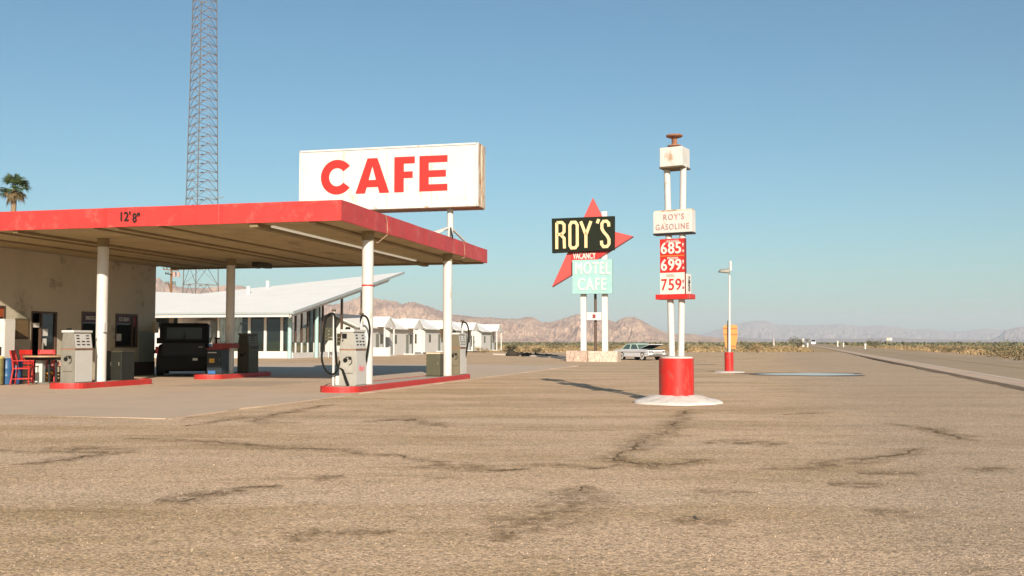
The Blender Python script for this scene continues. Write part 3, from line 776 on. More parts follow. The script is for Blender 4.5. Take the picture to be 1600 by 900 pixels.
for i, (xx, hh, lab) in enumerate(((-.10, .16, 'small white bottle with tall pump spout on the dark red cabinet top'), (.10, .13, 'white paper towel roll on the dark red cabinet top'))):
    p = W(8.62, 8.08-xx, .152+1.02)
    t = thing('bottle' if i == 0 else 'towel_roll', lab, 'bottle' if i == 0 else 'paper roll', p, RZ)
    MB().lathe([(.05,0),(.055,.02),(.055,hh*.8),(.03,hh)] if i == 0 else [(.06,0),(.06,hh),(.02,hh)], n=14).build('body', OFFW, t, smooth=True)
    if i == 0: MB().cyl((0,0,hh), (0,0,hh+.16), .012, .012, 8).build('spout', OFFW, t)

# ------------------------------------------------------------------ station building
st = thing('station_building', 'tan stucco filling station shop with glass door and windows in the canopy shade', 'building', W(0, 12.3), RZ)
# local x=0 is the shop front plane, body lies to -x ; local y along the front
ends = 11.6
ops = [(3.0, 3.98, 1.95, 2.42-.1), (5.05, 6.22, .04, 2.16), (7.41, 8.75, 1.0, 2.22), (9.22, 10.52, 1.02, 2.20)]
ops = [(2.6, 3.95, 1.45, 2.28), (5.05, 6.22, .04, 2.16), (7.41, 8.75, 1.0, 2.22), (9.22, 10.52, 1.02, 2.20)]
wl = MB(); y = -3.0
for (a, b2, z0, z1) in ops:
    wl.box(-.22, 0, y, a, 0, 3.99); wl.box(-.22, 0, a, b2, z1, 3.99)
    if z0 > .1: wl.box(-.22, 0, a, b2, 0, z0)
    y = b2
wl.box(-.22, 0, y, ends, 0, 3.99)
wl.build('front_wall', WALLTAN, st)
MB().box(-8, -.222, ends-.2, ends, 0, 3.99).build('side_wall', WALLTAN, st)
MB().box(-8, -7.8, -3, ends-.2, 0, 3.99).build('rear_wall', WALLTAN, st)
MB().box(-8, -.222, -3, -2.8, 0, 3.99).build('near_wall', WALLTAN, st)
MB().box(-8.3, .02, -3.2, ends+.1, 4.0, 4.42).build('roof', ROOFG, st)
MB().box(-7.8, -.222, -2.8, ends-.2, 0, .05).build('floor', BEIGE, st)
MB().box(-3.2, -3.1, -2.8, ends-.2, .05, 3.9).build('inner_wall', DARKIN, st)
MB().box(.001, .02, 8.9, ends, 0, .50).build('wainscot', BROWNW, st)
MB().box(.001, .012, ends-1.02, ends-.02, .5, 1.6).build('wall_patch', M('cool_grey_paint_patch', (.30,.33,.30), .8, .1, 2), st)
def window(par, y0, y1, z0, z1, mull, fm, gm, x=0.0):
    f = MB(); w_ = .06
    f.box(x-.10, x+.012, y0, y0+w_, z0, z1); f.box(x-.10, x+.012, y1-w_, y1, z0, z1)
    f.box(x-.10, x+.012, y0+w_, y1-w_, z0, z0+w_); f.box(x-.10, x+.012, y0+w_, y1-w_, z1-w_, z1)
    for m_ in mull: f.box(x-.08, x+.0, m_-.025, m_+.025, z0+w_, z1-w_)
    o = f.build('window', fm, par)
    MB().box(x-.06, x-.052, y0+w_, y1-w_, z0+w_, z1-w_).build('pane', gm, o); return o
w1 = window(st, 7.41, 8.75, 1.0, 2.22, [], BROWNT, GLSD); w2 = window(st, 9.22, 10.52, 1.02, 2.20, [10.25], BROWNT, GLSD)
w3 = window(st, 2.6, 3.95, 1.45, 2.28, [], BROWNT, GLSD)
MAROON = M('maroon_sign_strip', (.06,.018,.022), .5, .15, 3)
RM = Matrix.Rotation(pi/2, 4, 'Z')
for wi, (a, b2, z, tx) in ((w1, (7.47, 8.69, 2.0, 'SNACKS-DRINKS')), (w2, (9.28, 10.2, 1.99, 'ICE CREAM'))):
    MB().box(-.048, -.02, a, b2, z-.13, z+.15).build('sign_strip', MAROON, wi)
    text(tx, FADEG, wi, 'lettering', 0, 0, 0, .13, .62, .012, .004, rot=RM).location = (-.018, (a+b2)/2, z+.01)
MB().box(-.045, -.02, 10.3, 10.45, 1.75, 2.12).build('red_poster', DARKRED, w2)
MB().box(-.045, -.02, 2.7, 3.9, 1.95, 2.2).build('orange_poster', M('orange_poster', (.35,.07,.02), .6), w3)
pst = MB().box(-.046, -.03, 9.32, 9.62, 1.25, 1.5); pst.build('paper_notice', FADEG, w2)
# door: left leaf open (dark), right leaf of glass with notices
dr = MB(); dr.box(-.10, .01, 5.05, 5.10, .04, 2.16); dr.box(-.10, .01, 6.17, 6.22, .04, 2.16); dr.box(-.10, .01, 5.10, 6.17, 2.10, 2.16); dr.box(-.09, .0, 5.50, 5.55, .04, 2.10)
dro = dr.build('door', BROWNT, st)
MB().box(-.06, -.05, 5.55, 6.17, .06, 2.10).build('door_glass', GLSD, dro)
MB().box(-.05, .03, 5.56, 5.60, .9, 1.2).build('handle', GREYM, dro)
MB().box(-.045, -.03, 5.60, 5.85, 1.40, 1.62).build('door_notice', FADEG, dro); MB().box(-.045, -.03, 5.62, 5.80, 1.10, 1.32).build('door_notice', FADEG, dro)
MB().box(-.05, -.03, 5.12, 5.46, 1.66, 1.80).build('white_notice', OFFW, dro)
bd = MB().box(.003, .04, 4.36, 4.93, 1.30, 1.92).build('menu_board', BROWNP, st)
MB().box(.041, .046, 4.42, 4.87, 1.36, 1.86).build('board_panel', M('board_brown_panel', (.16,.10,.045), .6, .2, 6), bd)
# small orange lamp on the shop corner
MB().box(.003, .16, 11.45, 11.6, 1.55, 1.95).build('wall_lamp', CREAMP, st, bevel=.02)
# things in front of the shop
def machine():
    p = W(3.55, 11.98, .025); t = thing('ice_freezer', 'white upright ice freezer at the left edge against the shop wall', 'freezer', p, RZ)
    MB().box(-.28, .28, -.35, .12, .0, 1.85).build('body', PALEM, t, bevel=.03)
    MB().box(-.02, .22, -.362, -.351, .8, 1.05).build('logo_plate', BLACK, t)
    MB().box(.281, .290, -.32, .09, .10, 1.78).build('door', OFFW, t, bevel=.004)
machine()

# bins and barrels by the shop
def barrel(px, Y, r, h, mat, label, name='barrel', lid=None):
    p = at(px, 560, Y); t = thing(name, label, name.replace('_', ' '), (p.x, Y, .036))
    MB().lathe([(r*.92,0),(r,.03),(r,h*.32),(r*1.03,h*.34),(r,h*.36),(r,h*.64),(r*1.03,h*.66),(r,h*.68),(r,h-.02),(r*.98,h)], n=22).build('body', mat, t, smooth=True)
    MB().lathe([(r*1.02,h),(r*1.04,h+.03),(r*.8,h+.06),(.02,h+.07)], n=22).build('lid', lid or mat, t, smooth=True)
barrel(11.5, 28.3, .145, .66, BLUEP, 'tall blue plastic barrel at the left edge beside the red chair')
barrel(27, 28.7, .15, .60, M('deep_blue_plastic', (.02,.06,.15), .4, .12, 4), 'dark blue barrel behind the front red chair')
barrel(-4, 28.0, .17, .72, M('olive_bin', (.20,.18,.07), .5, .15, 4), 'olive bin with yellow lid cut by the left edge of the photo', 'waste_bin', M('yellow_lid', (.6,.5,.15), .5))

# red chairs
def chair(px, Y, rz, label):
    p = at(px, 560, Y); t = thing('red_chair', label, 'chair', (p.x, Y, .036), rz, 'red painted wooden chairs around the table')
    # local: front of the chair towards -y, backrest at +y
    MB().prism([(-.24,-.23),(.24,-.23),(.22,.22),(-.22,.22)], .43, .465, 'z').build('seat', CHAIRR, t, bevel=.006)
    for (x_, y_) in ((-.21,-.2),(.21,-.2)):
        MB().cyl((x_, y_, 0), (x_, y_, .43), .018, .024, 8).build('leg', CHAIRR, t)
    for x_ in (-.2, .2):
        MB().tube([(x_*1.08, .27, 0), (x_, .21, .43), (x_, .23, .65), (x_*1.02, .30, .94)], .022, 8).build('leg', CHAIRR, t)
    MB().box(-.235, .235, .27, .30, .82, .95).build('top_rail', CHAIRR, t, bevel=.006)
    sl_ = MB()
    for k in range(6):
        x_ = -.15+.06*k; sl_.tube([(x_, .22, .56), (x_, .28, .83)], .011, 6)
    sl_.box(-.2, .2, .205, .23, .53, .57); sl_.build('back_slats', CHAIRR, t)
    for x_ in (-.235, .235):
        MB().box(x_-.025, x_+.025, -.22, .24, .645, .67).build('armrest', CHAIRR, t, bevel=.006)
        MB().cyl((x_, -.19, .44), (x_, -.19, .645), .014, .014, 8).build('arm_post', CHAIRR, t)
    st_ = MB(); st_.bar((-.21,-.2,.2), (.21,-.2,.2), .022); st_.bar((-.21,-.2,.16), (-.205,.24,.16), .022); st_.bar((.21,-.2,.16), (.205,.24,.16), .022)
    st_.build('stretcher', CHAIRR, t); return t
chair(37, 28.1, radians(100), 'red wooden armchair nearest the camera, side on to the table')
chair(52, 29.8, radians(160), 'red wooden chair behind the table, beside the front red chair')
chair(74, 30.0, radians(200), 'red wooden chair behind the table under the door, nearer the pump')
tp = at(70, 560, 28.9)
tb = thing('cafe_table', 'round brown topped table on a grey pedestal between red chairs', 'table', (tp.x, 28.9, .036))
MB().lathe([(.55,.74),(.57,.75),(.57,.78),(.55,.79)], n=36).build('tabletop', TABLET, tb, smooth=True)
MB().box(-.47, .47, -.2, .2, .66, .738).build('apron', BLACK, tb)
MB().box(-.22, -.02, -.1, .1, .03, .66).build('pedestal', M('pale_grey_pedestal', (.5,.5,.46), .6), tb, bevel=.01)
for x_ in (-.1+.25, .35):
    MB().bar((x_, 0, 0), (x_-.03, 0, .66), .05).build('leg', BLACK, tb)
MB().box(-.35, .25, -.25, .25, 0, .03).build('foot_plate', GREYM, tb)
q = at(91, 570, 30.4)
t = thing('padded_stool', 'stool with a round pale red cushion between the table and the grey pump', 'stool', (q.x, 30.4, .036))
MB().lathe([(.17,.44),(.19,.46),(.19,.54),(.15,.575),(.02,.585)], n=24).build('cushion', REDW, t, smooth=True)
for k in range(4):
    a = pi/4+k*pi/2; MB().cyl((.17*cos(a), .17*sin(a), 0), (.12*cos(a), .12*sin(a), .44), .015, .015, 8).build('leg', BLACK, t)
for k, (px, lab) in enumerate(((76, 'yellow plastic crate under the table, left one of two'), (91, 'yellow plastic crate next to the grey pump, right one of two'))):
    q = at(px, 590, 31.0); t = thing('plastic_crate', lab, 'crate', (q.x, 31.0, .036), .1*k, 'yellow plastic crates')
    s = MB(); a = .13
    for z in (.0, .10, .20): s.box(-a, a, -.14, -.12, z, z+.06); s.box(-a, a, .12, .14, z, z+.06); s.box(-a, -a+.02, -.12, .12, z, z+.06); s.box(a-.02, a, -.12, .12, z, z+.06)
    for sx in (-a+.01, a-.03):
        for sy in (-.135, .11): s.box(sx, sx+.02, sy, sy+.02, 0, .26)
    s.box(-a, a, -.12, .12, 0, .01); s.build('crate_body', YELP, t)
q = W(3.3, 8.85, .036); t = thing('orange_cone_bin', 'small orange sign standing behind the left front column', 'sign', W(4.9, 10.4, .036), RZ)
t.name = 'floor_sign'
MB().prism([(-.16,1.1),(.16,1.1),(.13,1.38),(0,1.5),(-.13,1.38)], -.01, .01).build('board', M('dull_orange', (.38,.17,.05), .6), t)
MB().cyl((0,.03,0), (0,.03,1.3), .02, .02, 8).build('post', BLACK, t); MB().lathe([(.2,0),(.2,.03),(.05,.05)], n=20).build('foot', BLACK, t)

# ------------------------------------------------------------------ parked black off-roader, seen from the rear
def jeep():
    Yc = 35.0; p = at(287, 560, Yc); hd = atan2(-(-.25), 0.97)          # heading away and slightly left
    t = thing('off_roader', 'boxy black off-roader parked beneath the canopy beside the shop wall', 'car', (p.x, Yc, .036), radians(14.5))
    W2 = .86
    s = MB(); s.prism([(-W2,.42),(W2,.42),(W2,1.12),(-W2,1.12)], .12, 3.9); s.build('body', CARBLK, t, bevel=.12)
    MB().box(-W2+.1, W2-.1, .3, 3.8, .16, .43).build('chassis', PLASTB, t)
    MB().prism([(.13,1.121),(3.0,1.121),(2.35,1.80),(.24,1.84)], -W2+.04, W2-.04, 'x').build('hardtop', PLASTB, t, bevel=.10)
    MB().box(-.60, .60, .155, .20, 1.20, 1.70).build('rear_window', GLASSD, t, bevel=.02)
    for sx in (-1, 1):
        for (a, b2) in ((.35, 1.0), (1.1, 1.75)):
            MB().prism([(a,1.2),(b2,1.2),(b2,1.72),(a,1.72)], sx*(W2-.045), sx*(W2-.03), 'x').build('side_window', M('bluish_tinted_glass', (.012,.03,.06), .2, .1, 2, spec=.4), t)
        MB().box(sx*W2-.05-(.03 if sx < 0 else -.03), sx*W2+.05-(.03 if sx < 0 else -.03), .08, .125, .80, 1.02).build('tail_light', TLAMP, t, bevel=.01)
        for yy in (.72, 3.15):
            x0 = sx*(W2-.16); x1 = sx*(W2+.07)
            wh = MB().cyl((x0, yy, .40), (x1, yy, .40), .40, .40, 28).build('wheel', BLACKR, t, smooth=True, bevel=.02)
            MB().cyl((x1-.01*sx, yy, .40), (x1+.012*sx, yy, .40), .22, .20, 16).build('rim', GREYM, wh)
            MB().prism([(yy-.55,.78),(yy-.42,.92),(yy+.42,.92),(yy+.55,.78),(yy+.45,.80),(yy-.45,.80)], sx*(W2-.02), sx*(W2+.12), 'x').build('wheel_arch', PLASTB, t)
        MB().box(sx*1.0-.12, sx*1.0+.12, 2.6, 2.68, 1.12, 1.34).build('mirror', PLASTB, t, bevel=.02)
    MB().box(-.82, .82, -.02, .12, .22, .66).build('bumper', PLASTB, t, bevel=.03)
    MB().box(-.70, .70, .085, .118, .70, 1.16).build('tailgate', CARBLK, t, bevel=.02)
    MB().box(.48, .62, .06, .084, .98, 1.03).build('handle', GREYM, t)
    MB().box(-.03, .03, .10, .154, 1.22, 1.45).build('wiper', PLASTB, t)
    MB().box(.30, .46, -.032, -.021, .42+.12, .50+.12).build('number_plate', OFFW, t)
    return t
jeep()

# ------------------------------------------------------------------ CAFE sign
SR_U, SR_V = 9.0, -.74; SW, SH, SD = 6.07, 1.97, .80
cs = thing('cafe_sign', 'large white rooftop sign with red letters reading CAFE above the canopy', 'sign', W(SR_U, SR_V), RZ)
Z0 = 5.52; Z1 = Z0+SH
MB().box(-SW, -.0, 0, SD, Z0, Z1).build('sign_box', M('white_sign_panel', (.575,.55,.51), .5, .07, 1.2, dirt=(.50,.41,.31), dthr=.58, dscale=2.5, dstretch=(1,1,.5)), cs)
fr_ = MB(); 
fr_.box(-SW-.02, .0, -.03, .0-.002, Z0-.03, Z0+.035); fr_.box(-SW-.02, .0, -.03, -.002, Z1-.035, Z1+.02); fr_.box(-.05, .03, -.03, -.002, Z0-.03, Z1+.02); fr_.box(-SW-.02, -SW+.03, -.03, -.002, Z0, Z1)
fr_.build('front_trim', WHITEW, cs)
rs = MB(); rs.box(.002, .03, 0, SD+.02, Z0-.03, Z1+.02); rs.box(-.02, .045, SD*.45, SD*.55, Z0-.03, Z1+.02)
rs.build('end_panel', CREAMW, cs)
MB().box(-SW, .0, .0, SD, Z0-.05, Z0-.003).build('bottom_panel', RUSTM, cs)
for xx in (-1.52, -3.04, -4.55):
    MB().box(xx-.008, xx+.008, -.004, .001, Z0+.04, Z1-.04).build('panel_seam', CREAMP, cs)
# letters
LET = M('sign_letter_red', (.54,.022,.016), .45, .05, 2)
def lx(px): k = (px-800)/F; u0 = SR_U; v = (-3.92+UX*u0-k*(23.1+UY*u0))/(UY+k*UX); return -(v-SR_V)
zb = Z0+.50; lh = 1.14; y0, y1 = -.02, -.003
# C
cx0, cx1 = lx(500), lx(548); s = MB(); xc = (cx0+cx1)/2+.02; rx = (cx1-cx0)/2+.02; wd = .30; n = 30; A0 = radians(38)
poly = []; inn = []
for k in range(n+1):
    a = A0 + (2*pi-2*A0)*k/n
    poly.append((xc+rx*1.02*cos(a), zb+lh/2+(lh/2+.0)*sin(a))); inn.append((xc+(rx-wd*.92)*cos(a), zb+lh/2+(lh/2-wd*.9)*sin(a)))
for k in range(n): s.prism([poly[k], poly[k+1], inn[k+1], inn[k]], y0, y1)
s.build('letter_c', LET, cs)
s = MB(); a0, a1 = lx(554), lx(607); m_ = (a0+a1)/2; aw = .30
s.prism([(a0,zb),(a0+aw*1.1,zb),(m_,zb+lh*.78),(m_,zb+lh),(m_-.17,zb+lh)], y0, y1)
s.prism([(a1,zb),(m_+.17,zb+lh),(m_,zb+lh),(m_,zb+lh*.78),(a1-aw*1.1,zb)], y0, y1)
s.prism([(a0+.35,zb+.20),(a1-.35,zb+.20),(a1-.44,zb+.43),(a0+.44,zb+.43)], y0-.001, y1)
s.build('letter_a', LET, cs)
f0, f1 = lx(615), lx(647); s = MB(); s.box(f0, f0+.32, y0, y1, zb, zb+lh); s.box(f0+.32, f1, y0, y1, zb+lh-.22, zb+lh); s.box(f0+.32, f1-.07, y0, y1, zb+.45, zb+.66); s.build('letter_f', LET, cs)
f0, f1 = lx(654.5), lx(698.5); s = MB(); s.box(f0, f0+.31, y0, y1, zb, zb+lh)
for z in (0, .45, lh-.22): s.box(f0+.31, f1-(.05 if z == .45 else 0), y0, y1, zb+z, zb+z+.215)
s.build('letter_e', LET, cs)
for xx in (-1.02, -5.0):
    MB().cyl((xx, .4, HT-.05), (xx, .4, Z0-.05), .10, .10, 16).build('post', WHITE, cs, smooth=True)
    br = MB(); zz = Z0-.62
    br.bar((xx, .4, zz), (xx-.95, .4, HT), .06); br.bar((xx, .4, zz), (xx-.55, -.9, HT), .06); br.bar((xx, .4, zz), (xx+.12, 2.1, HT), .06)
    br.build('brace', WHITE, cs)
    MB().bar((xx+.02, .36, zz-.02), (xx+.32, -.4, HT), .05).build('dark_brace', BLACK, cs)

# ------------------------------------------------------------------ price pylon
PX, PY = at(1057, 600, 20.2).x, 20.2
def zy(py, Y=PY, px=1057): return at(px, py, Y).z
py_ = thing('price_pylon', 'white twin pole price sign on a red drum with rusty vent on top', 'sign', (PX, PY, 0), -radians(30))
md = MB().lathe([(.87,-.02),(.855,.035),(.80,.062),(.70,.085),(.60,.115),(.50,.14),(.42,.16),(.02,.165)], n=72, jit=.13)
md.v = [(x_+.012*MN.noise(Vector((x_*7, y_*7, 1))), y_+.012*MN.noise(Vector((x_*7, y_*7, 5))), z_+(.022*MN.noise(Vector((x_*6, y_*6, 3))) if z_ > 0 else 0)) for x_, y_, z_ in md.v]
md.build('concrete_mound', CONCW, py_, smooth=True)
zt = zy(560)
MB().lathe([(.345,.14),(.345,zt),(.33,zt+.005)], n=48).build('drum', REDD, py_, smooth=True)
MB().lathe([(.325,zt-.1),(.325,zt+.03),(.15,zt+.045)], n=40).build('drum_cap', CONCW, py_, smooth=True)
ztop = zy(262)
for sx, bx, tx in ((-1, -.092, -.165), (1, .10, .185)):
    MB().cyl((bx, 0, zt), (tx, 0, ztop+.05), .064, .064, 20).build('pole', WHITEW, py_, smooth=True)
za, zb2 = zy(262), zy(232)
MB().box(-.24, .235, -.2, .24, za, zb2).build('lamp_box', WHITEW, py_, bevel=.012)
MB().box(-.25, .245, -.21, .25, za-.03, za-.002).build('lamp_box_base', BROWNP, py_)
vz = zb2
MB().lathe([(.08,vz),(.08,vz+.03),(.14,vz+.04),(.14,vz+.06),(.055,vz+.065),(.055,vz+.20),(.15,vz+.23),(.165,vz+.245),(.165,vz+.27),(.02,vz+.275)], n=28).build('vent_cowl', RUSTM, py_, smooth=True)
za, zb2 = zy(366), zy(331)
MB().box(-.42, .40, -.13, .09, za+.02, zb2-.0).build('name_box', WHITEW, py_, bevel=.01)
MB().box(-.42, .40, -.13, .09, za-.012, za+.018).build('name_box_base', BLACK, py_)
MB().box(-.40, .385, -.11, .075, zb2+.002, zb2+.03).build('name_box_top', CREAMW, py_)
zm = (za+zb2)/2+.01
text("ROY'S", FADER, py_, 'faded_lettering', .02, zm+.095, -.131, .115, .80, .004, .003, spacing=1.25, fit=.43)
text('GASOLINE', FADER, py_, 'faded_lettering', -.01, zm-.10, -.131, .115, .80, .004, .003, spacing=1.2, fit=.70)
za, zb2 = zy(460), zy(374); zs = zy(426.5)
board = MB().box(-.27, .25, -.15, -.085, zs, zb2).build('price_board', REDS, py_)
lower = MB().box(-.27, .25, -.15, -.085, za, zs-.002).build('diesel_board', OFFW, py_)
MB().box(.251, .262, -.155, -.08, za, zb2).build('board_edge', DARKRED, py_)
yy = -.152
NUM = OFFW
def price(par, txt, z, mat, bold):
    text(txt[0], mat, par, 'price_digits', -.185, z, yy, .225, .72, bold, .004, fit=.115)
    text(txt[1:], mat, par, 'price_digits', .045, z, yy, .225, .72, bold, .004, spacing=1.04, fit=.265)
    text('9', mat, par, 'price_digits', .218, z+.06, yy, .075, .6, bold, .004); text('10', mat, par, 'price_digits', .218, z-.06, yy, .05, .6, bold, .004)
hrow = (zb2-zs)/2
price(board, '685', zb2-hrow*.58, NUM, .03); text('UNLEADED', NUM, board, 'lettering', 0, zb2-.055, yy, .05, .75, .01, .003)
price(board, '699', zs+hrow*.42, NUM, .03); text('PREMIUM', NUM, board, 'lettering', 0, zs+hrow-.055, yy, .05, .75, .01, .003)
MB().box(-.265, .245, -.153, -.1501, zs+hrow-.008, zs+hrow+.006).build('divider', ORANGE, board)
price(lower, '759', za+(zs-za)*.42, REDS, .012); text('DIESEL', M('faded_green_letter', (.45,.42,.33), .6), lower, 'lettering', -.05, zs-.06, yy, .06, .75, .01, .003)
ob = MB().box(.27, .29, -.14, .10, za, za+.40).build('open_board', OFFW, py_)
text('OPEN', BLACK, ob, 'lettering', 0, 0, 0, .085, .95, .02, .003, rot=Matrix.Rotation(pi/2, 4, 'Z') @ Matrix.Rotation(-pi/2, 4, 'Y')).location = (.293, -.02, za+.2)
zr = zy(468)
MB().box(-.36, .37, -.19, .12, zr, za-.003).build('red_shelf', REDD, py_, bevel=.01)

# ------------------------------------------------------------------ star sign
SY = 82.0
def sp(px, py): q = at(px, py, SY); return q
sc = sp(928, 500); gx = gz(sc.x, SY)
ss = thing('star_sign', 'tall motel sign with red star, black ROY\'S board and turquoise panel on white posts', 'sign', (sc.x, SY, gx), RZ)
def L2(px, py):
    "local x,z on the sign plane"
    k = (px-800)/F; u = (k*SY-sc.x)/(UY+k*UX) if False else 0
    # plane through sc with direction (UY,-UX): point = sc + s*(UY,-UX)
    s_ = (k*SY - sc.x)/(UY + k*UX)
    Yp = SY - UX*s_; return (s_, at(px, py, Yp).z - gx)
def poly_sign(pts, y0, y1, name, mat, par=None, bevel=0):
    return MB().prism([L2(*p) for p in pts], y0, y1).build(name, mat, par or ss, bevel=bevel)
for px in (911, 944.5):
    x_, _ = L2(px, 500); zt_ = L2(px, 330 if px > 930 else 392)[1]
    MB().box(x_-.23, x_+.23, .12, .5, 0, zt_).build('post', WHITE, ss, bevel=.02)
x0, z0 = L2(915.8, 500); x1, z1 = L2(939.5, 488); MB().box(x0+.01, x1-.01, .2, .42, z0, z1).build('crossbar', WHITE, ss)
MB().box((x0+x1)/2-.12, (x0+x1)/2+.12, .18, .198, (z0+z1)/2-.15, (z0+z1)/2+.15).build('plate', DARKRED, ss)
xm, _ = L2(928.5, 500); MB().cyl((xm, .65, 0), (xm, .65, L2(928, 450)[1]), .11, .11, 12).build('conduit', BROWNT, ss)
poly_sign([(927,309),(953,360),(990,369),(935,404),(863,447),(891,386)], .0, .28, 'star', STARRED)
# dark returns along the lower edges of the star
def edge_bar(a, b_, name='star_return'):
    A = L2(*a); B = L2(*b_); MB().bar((A[0], .15, A[1]-.03), (B[0], .15, B[1]-.03), .36, .07).build(name, DARKRED, ss)
edge_bar((990,369), (936,403)); edge_bar((934,404.5), (863,447.5))
bx = poly_sign([(864.5,396),(961.5,391),(962,338.5),(864,342.5)], -.45, -.005, 'name_board', SIGNBLK)
# letters R O Y ' S  (tall condensed strokes)
def stroke_letter(name, segs, wd=.24):
    s = MB()
    for sg in segs: s.stroke([L2(*p) for p in sg], wd, -.50, -.455)
    return s.build(name, CREAM, bx)
stroke_letter('letter_r', [[(872,390),(872,349)], [(872,349),(880,348.6),(883.5,352),(883.5,363),(880,367),(872,367.5)], [(877.5,367),(883.5,373),(884,389)]])
stroke_letter('letter_o', [[(892.5,353),(895,348.5),(901,348.2),(904,352.5),(904,384),(901,388),(895,388.4),(892.5,384.5),(892.5,353)]])
stroke_letter('letter_y', [[(909.5,347),(917.5,368),(917.5,388)], [(925.5,346.5),(917.5,368)]])
stroke_letter('apostrophe', [[(937.8,343.5),(935,350)]], .24)
stroke_letter('letter_s', [[(953.5,355),(953,349.5),(950,346.6),(945,346.9),(942.5,350.5),(942.5,358),(945,363),(951,370),(953.5,375),(953.5,382),(950.5,386),(945,386.3),(942,382.5),(941.7,377)]])
va = poly_sign([(893,406.5),(932,406),(940,401),(946,393.5),(893,394)], -.06, -.008, 'vacancy_board', REDS)
vx, vz_ = L2(913.5, 400.3); text('VACANCY', OFFW, va, 'lettering', vx, vz_, -.062, .50, .70, .02, .02, fit=1.85)
mo = poly_sign([(896,459.5),(958,459),(958.3,405.5),(896,407)], -.40, -.03, 'motel_board', TURQ)
x_, z_ = L2(927, 420.5); text('MOTEL', TURQL, mo, 'lettering', x_, z_, -.402, .98, .86, .012, .03, spacing=1.12, fit=2.85)
x_, z_ = L2(926, 445.5); text('CAFE', TURQL, mo, 'lettering', x_, z_, -.402, .98, .82, .012, .03, spacing=1.15, fit=2.3)
# stone planter under it
x0 = L2(888.5, 550)[0]; x1 = L2(921, 550)[0]; x2 = L2(967, 550)[0]; zt_ = L2(900, 547.5)[1]
pl = thing('stone_planter', 'low pinkish stone planter wall around the feet of the star sign', 'planter', (sc.x, SY, gx), RZ)
stl = lambda seed: MB()
def masonry(xa, xb, y0, y1, h, seed):
    s = MB(); rnd = random.Random(seed); z = 0
    while z < h-.05:
        rh = min(.16+.1*rnd.random(), h-z); x = xa
        while x < xb:
            rw = .25+.4*rnd.random(); e = min(x+rw, xb); o_ = .05*rnd.random(); s.box(x+.01, e-.01, y0-o_, y1, z-.02, z+rh-.012); x = e
        z += rh
    return s
masonry(x0, x1, -1.2, 1.4, zt_, 1).build('stone_wall', STONE, pl, bevel=.015)
masonry(x1+.02, x2, -.9, 1.3, zt_-.04, 2).build('stone_wall', M('pale_stone', (.56,.44,.35), .9, .25, 2, .8, 12), pl, bevel=.015)

